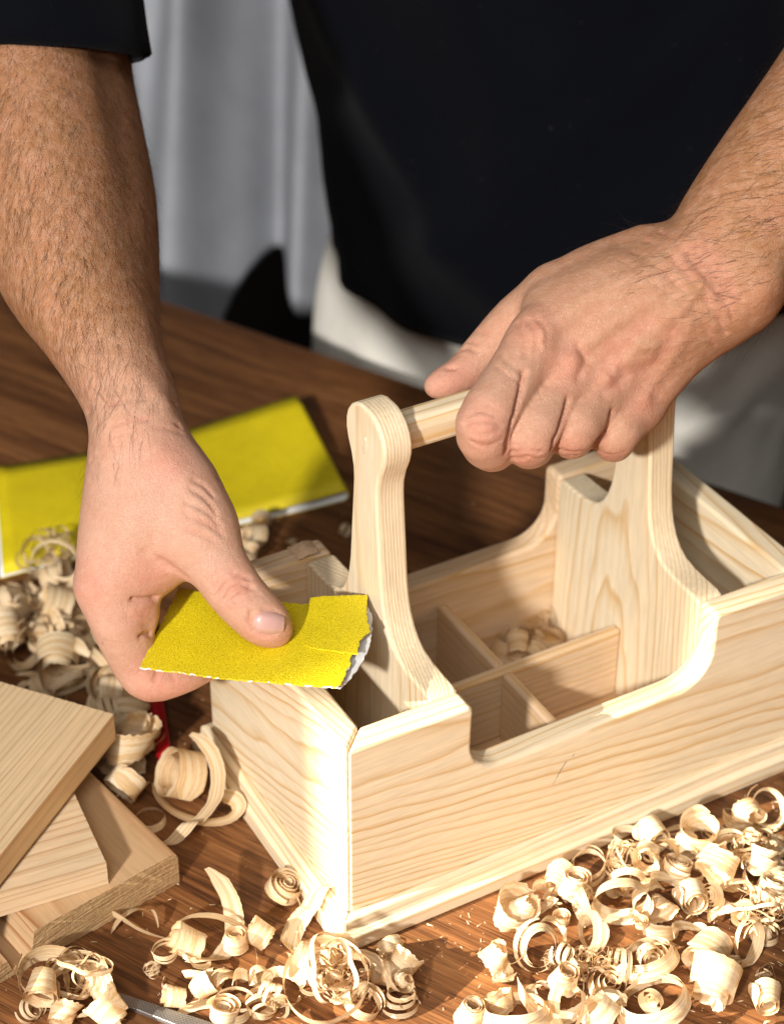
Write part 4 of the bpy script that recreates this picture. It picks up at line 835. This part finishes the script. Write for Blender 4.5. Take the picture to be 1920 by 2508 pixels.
SPECIAL = {(1, 0): 'single coiled pale shaving lying against the left moulding of the toolbox', (1, 2): 'broad crumpled shaving pressed against the near bottom corner of the toolbox',
           (1, 3): 'long arched ribbon of shaving in front of the thick board end', (1, 19): 'largest looped ring of shaving at the front edge below the toolbox corner',
           (0, 0): 'brightly sunlit crumpled shaving standing nearest the toolbox front', (0, 27): 'curled shaving lying alone at the right, upper of the two stacked rolls',
           (0, 28): 'curled shaving lying alone at the right, lower of the two stacked rolls', (0, 29): 'open ring shaving lying alone near the right edge'}
cnt = {}
for gi, x, y, kind, size in SHAVE:
    gi = 5 if gi == 4 else gi
    k = cnt.get(gi, 0); cnt[gi] = k + 1
    put_shaving(gi, x, y, kind, size, label=SPECIAL.get((gi, k)))
for gi, x, y, kind, size in SHAVE_BOX:
    put_shaving(4, x, min(y, 1.10), kind, size, floor_z=.134)
for lab, wd, pts in STRANDS:
    pts = np.array(pts); q = spline([(tuple(p), 0) for p in pts], 6)[:, :3]; N_ = len(q) - 1
    c0 = q.mean(0)
    def cen(t, q=q, N_=N_): return q[min(N_, int(round(t * N_)))]
    def wid(t, q=q, N_=N_, wd=wd):
        i = min(N_ - 1, int(round(t * N_))); d = q[i + 1] - q[max(0, i - 1)]
        u = np.cross(d, [0, 0, 1.0]); u /= np.linalg.norm(u) + 1e-9
        a = .9 + .7 * math.sin(3 * t + wd * 90); return (u * math.cos(a) + np.array([0, 0, 1.0]) * math.sin(a)) * wd
    V, Fc, U = ribbon(cen, wid, N_, .05, .1)
    V = [np.array(v) - c0 for v in V]
    o = mesh_obj('strand_shaving', V, Fc, sh_m, smooth=True); o.location = Vector(c0) * DM
    uvl = o.data.uv_layers.new(name='UVMap')
    uvl.data.foreach_set('uv', np.array(U)[np.array([l.vertex_index for l in o.data.loops])].astype(np.float32).ravel())
    tag(o, lab, 'shaving', 'long loose strands of shaving')
# loose fill in the two big heaps
def inside(x, y, P):
    c = False; n = len(P)
    for i in range(n):
        (x0, y0), (x1, y1) = P[i], P[i - 1]
        if (y0 > y) != (y1 > y) and x < (x1 - x0) * (y - y0) / (y1 - y0) + x0: c = not c
    return c
for gi, P, num in FILL:
    xs = [p[0] for p in P]; ys = [p[1] for p in P]; k = 0
    while k < num:
        x, y = RNG.uniform(min(xs), max(xs)), RNG.uniform(min(ys), max(ys))
        if inside(x, y, P):
            k += 1
            put_shaving(gi, x, y, RNG.choice(('ring', 'ring', 'roll', 'wide', 'strip', 'strip', 'string', 'scroll')), RNG.uniform(.05, .115))
for (gi, kind), L in PLACED.items():
    rest = list(L)
    rgt = lambda q: .871 * q[1] - .490 * q[2]
    frt = lambda q: .404 * q[1] + .713 * q[2]
    for word, key, fn in (('leftmost', rgt, min), ('rightmost', rgt, max), ('nearest', frt, min), ('farthest back', frt, max), ('largest', lambda q: q[3], max), ('smallest', lambda q: q[3], min)):
        if len(rest) > 1 or (len(L) > 1 and rest):
            q = fn(rest, key=key); rest.remove(q)
            q[0]['label'] = f'{word} {KINDTXT[kind]} pale wood shaving {PLACE[gi]}'
    for q in rest:
        q[0]['label'] = f'{KINDTXT[kind]} pale wood shaving' + (' well' if len(L) > 1 else '') + f' {PLACE[gi]}'
# sawdust: crumbs and slivers nobody could count
V, Fc = [], []
def crumb(x, y, z, s):
    a = RNG.uniform(0, 6.28); b0 = len(V); l = s * RNG.uniform(1, 3)
    ca, sa = math.cos(a), math.sin(a); h = s * .6
    for dx, dy, dz in ((-l, -s * .4, 0), (l, -s * .3, 0), (l * .8, s * .4, 0), (-l * .9, s * .3, 0), (0, 0, h)):
        V.append((x + dx * ca - dy * sa, y + dx * sa + dy * ca, z + dz))
    for f in ((0, 1, 4), (1, 2, 4), (2, 3, 4), (3, 0, 4), (3, 2, 1, 0)): Fc.append(tuple(b0 + i for i in f))
for i in range(4500):
    x, y = RNG.uniform(-1.5, 2.6), RNG.uniform(-1.6, 2.9)
    if -.09 < x < BL + .09 and -.09 < y < BW + .09: continue
    d = 1.0 if y < .0 else .35 if y < 1.5 else .12
    if RNG.random() > d: continue
    crumb(x, y, .001, RNG.choice((.0012, .0016, .0022, .003, .005)))
o = mesh_obj('sawdust', V, Fc, plain('sawdust_wood', (.72, .54, .33), .8, 300, .2)); tag(o, kind='stuff')

# ================================================================== the person
skin = skin_mat()
man = empty('person', (3.7, 4.1, -7.5))
tag(man, 'person in a black t-shirt and off-white trousers sanding the toolbox with both hands', 'person')
def limb(spec, crease, red, h):
    f = limb_sdf(spec)
    P = np.concatenate([spline(c) for c, _ in spec['core'] + spec['fingers']])
    V, Q = surface_nets(f, (P[:, :3] - P[:, 3:]).min(0) - .05, (P[:, :3] + P[:, 3:]).max(0) + .05, h)
    V = smooth_verts(V, Q, 8); N = vert_normals(V, Q)
    dsp = np.zeros(len(V))
    for pts, wd, am in crease:
        if not pts: continue
        d = seg_dist(V, pts); dsp -= am * np.exp(-(d / wd) ** 2)
    V = V + N * dsp[:, None]
    r = np.zeros(len(V))
    for c, rad in red:
        d = seg_dist(V, [c]); r = np.maximum(r, np.exp(-(d / rad) ** 2))
    g = np.clip(-dsp / .008, 0, 1) * .6
    return V, Q, np.clip(np.maximum(r, g), 0, 1)
HRES = .0115
def sp_of(s): return {k: [([(tuple(p[:3]), p[3]) for p in ch], kk) for ch, kk in s[k]] for k in ('core', 'fingers')}
VL, QL, rL = limb(sp_of(LEFT), CREASE_L, RED_L, HRES)
VR, QR, rR = limb(sp_of(RIGHT), CREASE_R, RED_R, HRES)
print('limbs', len(VL), len(VR), round(time.time() - T0, 1))
# tan: the forearm is browner than the hand
wl = np.array(LEFT['core'][0][0][9][:3]); el = np.array(LEFT['core'][0][0][4][:3])
tl = np.clip(((VL - wl) @ (el - wl)) / ((el - wl) @ (el - wl)) * 2.2 + .25, 0, 1)
wr = np.array(RIGHT['core'][1][0][0][:3]); er = np.array(RIGHT['core'][0][0][4][:3])
tr = np.clip(((VR - wr) @ (er - wr)) / ((er - wr) @ (er - wr)) * .75 + .42, 0, 1)
# trunk, neck and upper arms inside the clothes
FWD = np.array([-.883, -.47, 0]); SDE = np.array([.47, -.883, 0])
sh = np.array(SHIRT)
def tring(z, k=1.0):
    return [np.interp(z, sh[:, 0], sh[:, i]) for i in (1, 2)] + [np.interp(z, sh[:, 0], sh[:, i]) * k for i in (3, 4)]
TV, TQ = [], []
zs = list(np.arange(-1.0, 4.7, .3)) + [4.85, 5.0, 5.2, 5.9]
ks = [.70] * 19 + [.75, .45, .34, .33]
n = 32
for z, k in zip(zs, ks):
    cx, cy, a, b = tring(z)
    for i in range(n):
        t = 2 * math.pi * i / n
        TV.append(np.array([cx, cy, z]) + FWD * b * k * math.cos(t) + SDE * a * k * math.sin(t))
for r in range(len(zs) - 1):
    for i in range(n): TQ.append([r * n + i, r * n + (i + 1) % n, (r + 1) * n + (i + 1) % n, (r + 1) * n + i])
ALLV = np.concatenate([VL, VR, np.array(TV)])
ALLQ = np.concatenate([QL, QR + len(VL), np.array(TQ) + len(VL) + len(VR)])
body = mesh_obj('body', [], [], skin, man)
me = body.data
me.vertices.add(len(ALLV)); me.vertices.foreach_set('co', (ALLV * DM).astype(np.float32).ravel())
me.loops.add(ALLQ.size); me.loops.foreach_set('vertex_index', ALLQ.astype(np.int32).ravel())
me.polygons.add(len(ALLQ)); me.polygons.foreach_set('loop_start', np.arange(0, ALLQ.size, 4, dtype=np.int32))
try: me.polygons.foreach_set('loop_total', np.full(len(ALLQ), 4, np.int32))
except Exception: pass
me.polygons.foreach_set('use_smooth', [True] * len(ALLQ))
me.update(calc_edges=True); me.validate()
at = me.color_attributes.new('tone', 'FLOAT_COLOR', 'POINT')
tone = np.zeros((len(me.vertices), 4), np.float32); tone[:, 3] = 1
tone[:len(VL), 0] = rL; tone[:len(VL), 1] = tl
tone[len(VL):len(VL) + len(VR), 0] = rR; tone[len(VL):len(VL) + len(VR), 1] = tr
at.data.foreach_set('color', tone.ravel())
# thumb nail
g = np.array(NAIL); nn = np.cross(g[-1, 4] - g[0, 4], g[4, -1] - g[4, 0]); nn /= np.linalg.norm(nn)
if nn @ (CAM_C - g[4, 4]) < 0: nn = -nn
V = []
for i in range(9):
    for j in range(9):
        s_ = abs(j / 8 * 2 - 1); t_ = i / 8
        up = .009 * (1 - s_ ** 4) * min(1, t_ * 5 + .15) - .006 * (s_ ** 6) - (.004 if i == 0 else 0)
        V.append(g[i, j] + nn * up)
Fc = [(i * 9 + j, (i + 1) * 9 + j, (i + 1) * 9 + j + 1, i * 9 + j + 1) for i in range(8) for j in range(8)]
nm = plain('nail', (.56, .325, .285), .34, 90, .06, Specular_IOR_Level=.5)
o = mesh_obj('thumb_nail', V, Fc, nm, body, True); o.location = (0, 0, 0)
s_ = o.modifiers.new('sub', 'SUBSURF'); s_.levels = 1; s_.render_levels = 1
# arm hair
hair_m = plain('dark_hair', (.042, .020, .010), .5)
HV, HF = [], []
def hair(V, Q, sel, axis, sidebias, num, lmin, lmax):
    N = vert_normals(V, Q); idx = np.flatnonzero(sel)
    pick = idx[NR.randint(0, len(idx), num)]
    for i in pick:
        p = V[i] + NR.uniform(-.006, .006, 3); nrm = N[i]
        d = np.array(axis) + np.array(sidebias) * NR.uniform(.2, 1.2) + NR.normal(0, .28, 3)
        d = d - nrm * (d @ nrm); d /= np.linalg.norm(d) + 1e-9
        L = NR.uniform(lmin, lmax); w_ = NR.uniform(.00028, .0006)
        cv = NR.normal(0, .35); s2 = np.cross(nrm, d)
        b0 = len(HV); q = p.copy()
        for k in range(5):
            t = k / 4
            dd = d + s2 * cv * t + nrm * (.30 - .42 * t)
            ww = np.cross(dd, CAM_C - q); ww /= np.linalg.norm(ww) + 1e-9
            ww = s2 * w_ * (1 - t * .85)
            HV.append(q - ww); HV.append(q + ww)
            q = q + dd / np.linalg.norm(dd) * L / 4
        for k in range(4): HF.append((b0 + 2 * k, b0 + 2 * k + 1, b0 + 2 * k + 3, b0 + 2 * k + 2))
ax = wl - el; ax /= np.linalg.norm(ax)
tt = (VL - el) @ ax; Lw = float((wl - el) @ ax)
dens = np.clip(1 - np.maximum(0, tt - Lw * .8) / (Lw * .35), 0, 1)
sel = (tt > -1.0) & (NR.random_sample(len(VL)) < dens)
hair(VL, QL, sel, ax, (-.75, .1, -.35), 11000, .06, .20)
ax2 = wr - er; ax2 /= np.linalg.norm(ax2)
tt = (VR - er) @ ax2; Lw = float((wr - er) @ ax2)
dens = np.clip(1 - np.maximum(0, tt - Lw * .42) / (Lw * .30), 0, 1)
sel = (NR.random_sample(len(VR)) < dens)
hair(VR, QR, sel, ax2, (-.35, .2, .45), 8000, .07, .21)
o = mesh_obj('arm_hair', HV, HF, hair_m, body); o.location = (0, 0, 0); o['kind'] = 'stuff'
# ---- clothes
shirt_m = cloth_mat('black_cotton', (.0014, .0018, .0036), .95, 1500, .3, .025, .08)
V, Q = [], []
n = 120; nzr = 60
hem = np.array(HEM); ht = np.linspace(-math.pi, math.pi, len(hem))
hem = np.where(ht < -1.9, .30, np.where(ht > .75, .70, hem))
hem = np.convolve(np.concatenate([hem[-2:], hem, hem[:2]]), [.1, .2, .4, .2, .1], 'valid')
def fold(t, z):
    d = .035 * math.sin(2.2 * (t + 1.1) + 2.0 * z) * max(0, min(1, (z - .3)))
    for a, b, c_, wd, am in FOLDS:
        q = (t - (a + b * (z - c_)))
        d += am * math.exp(-(q / wd) ** 2)
    return d
for r in range(nzr + 1):
    for i in range(n):
        t = -math.pi + 2 * math.pi * i / n
        z0 = float(np.interp(t, ht, hem)); z = z0 + (4.75 - z0) * r / nzr
        cx, cy, a, b = tring(z); k = 1.0
        if z > 4.2: k = 1 - .45 * ((z - 4.2) / .55) ** 2
        flare = .03 * math.exp(-(z - z0) / .25)
        f = fold(t, z)
        V.append(np.array([cx, cy, z]) + FWD * (b * k + f + flare) * math.cos(t) + SDE * (a * k + f * .5) * math.sin(t))
for r in range(nzr):
    for i in range(n): Q.append((r * n + i, r * n + (i + 1) % n, (r + 1) * n + (i + 1) % n, (r + 1) * n + i))
def tube(path, n=48, fuzz=.012, ax0=None):
    """path: (point, radius) list; rings square to the path, appended to V, Q"""
    P = [np.array(p[0]) for p in path]
    b0 = len(V)
    for k, (p, r) in enumerate(path):
        d = P[min(k + 1, len(P) - 1)] - P[max(k - 1, 0)]; d = d / np.linalg.norm(d)
        if ax0 is not None and k < 7: d = ax0 * (1 - k / 9) + d * k / 9; d /= np.linalg.norm(d)
        u = np.cross(d, [0, 0, 1]); u /= np.linalg.norm(u); v = np.cross(u, d)
        for i in range(n):
            t = 2 * math.pi * i / n
            rr = r + fuzz * math.sin(3 * t + k * .7) + fuzz * .6 * math.sin(7 * t + 1.3 * k)
            V.append(P[k] + u * rr * math.cos(t) + v * rr * math.sin(t))
    for k in range(len(path) - 1):
        for i in range(n): Q.append((b0 + k * n + i, b0 + k * n + (i + 1) % n, b0 + (k + 1) * n + (i + 1) % n, b0 + (k + 1) * n + i))
SLV = [([0.107, 3.046, 2.694], 0.448), ([0.104, 3.042, 2.687], 0.462), ([0.11, 3.048, 2.699], 0.468), ([0.116, 3.056, 2.713], 0.464), ([0.136, 3.106, 2.754], 0.470), ([0.167, 3.22, 2.814], 0.478), ([0.256, 3.541, 3.015], 0.505), ([0.8, 4.1, 3.5], .58), ([1.7, 4.7, 3.95], .64), ([2.7, 5.0, 4.1], .66)]
tube(SLV, ax0=-CAM_R[1] - .13 * CAM_R[2])
RS = [np.array(RIGHT['core'][0][0][-1][:3]), np.array([4.3, 1.6, 3.7]), np.array([4.3, 2.6, 4.1])]
tube([(RS[0] - np.array([.1, .0, .2]), .53), (RS[0] + np.array([.3, .1, .2]), .54), (RS[1], .6), (RS[2], .62)])
o = mesh_obj('t_shirt', V, Q, shirt_m, man, True)
s_ = o.modifiers.new('thickness', 'SOLIDIFY'); s_.thickness = .0022; s_.offset = -1
pants_m = cloth_mat('off_white_cotton', (.82, .78, .69), .85, 900, .25)
V, Q = [], []
pr_ = np.array(PANTS)
for r in range(41):
    z = -6.8 + 8.0 * r / 40 if r < 16 else -3.6 + (r - 16) * (4.8 / 24)
    zz = max(z, -1.2)
    cx, cy, a, b = [np.interp(zz, pr_[:, 0], pr_[:, i]) for i in (1, 2, 3, 4)]
    for i in range(n):
        t = -math.pi + 2 * math.pi * i / n
        d = .018 * math.sin(9 * t + 3 * z) + .03 * math.sin(4 * t - 2.2 * z)
        for aa, bb, c_, wd, am in PFOLDS:
            d += am * math.exp(-((t - (aa + bb * (z - c_))) / wd) ** 2)
        V.append(np.array([cx, cy, z]) + FWD * (b + d) * math.cos(t) + SDE * (a + d * .6) * math.sin(t))
for r in range(40):
    for i in range(n): Q.append((r * n + i, r * n + (i + 1) % n, (r + 1) * n + (i + 1) % n, (r + 1) * n + i))
o = mesh_obj('trousers', V, Q, pants_m, man, True)
print('script', round(time.time() - T0, 1))
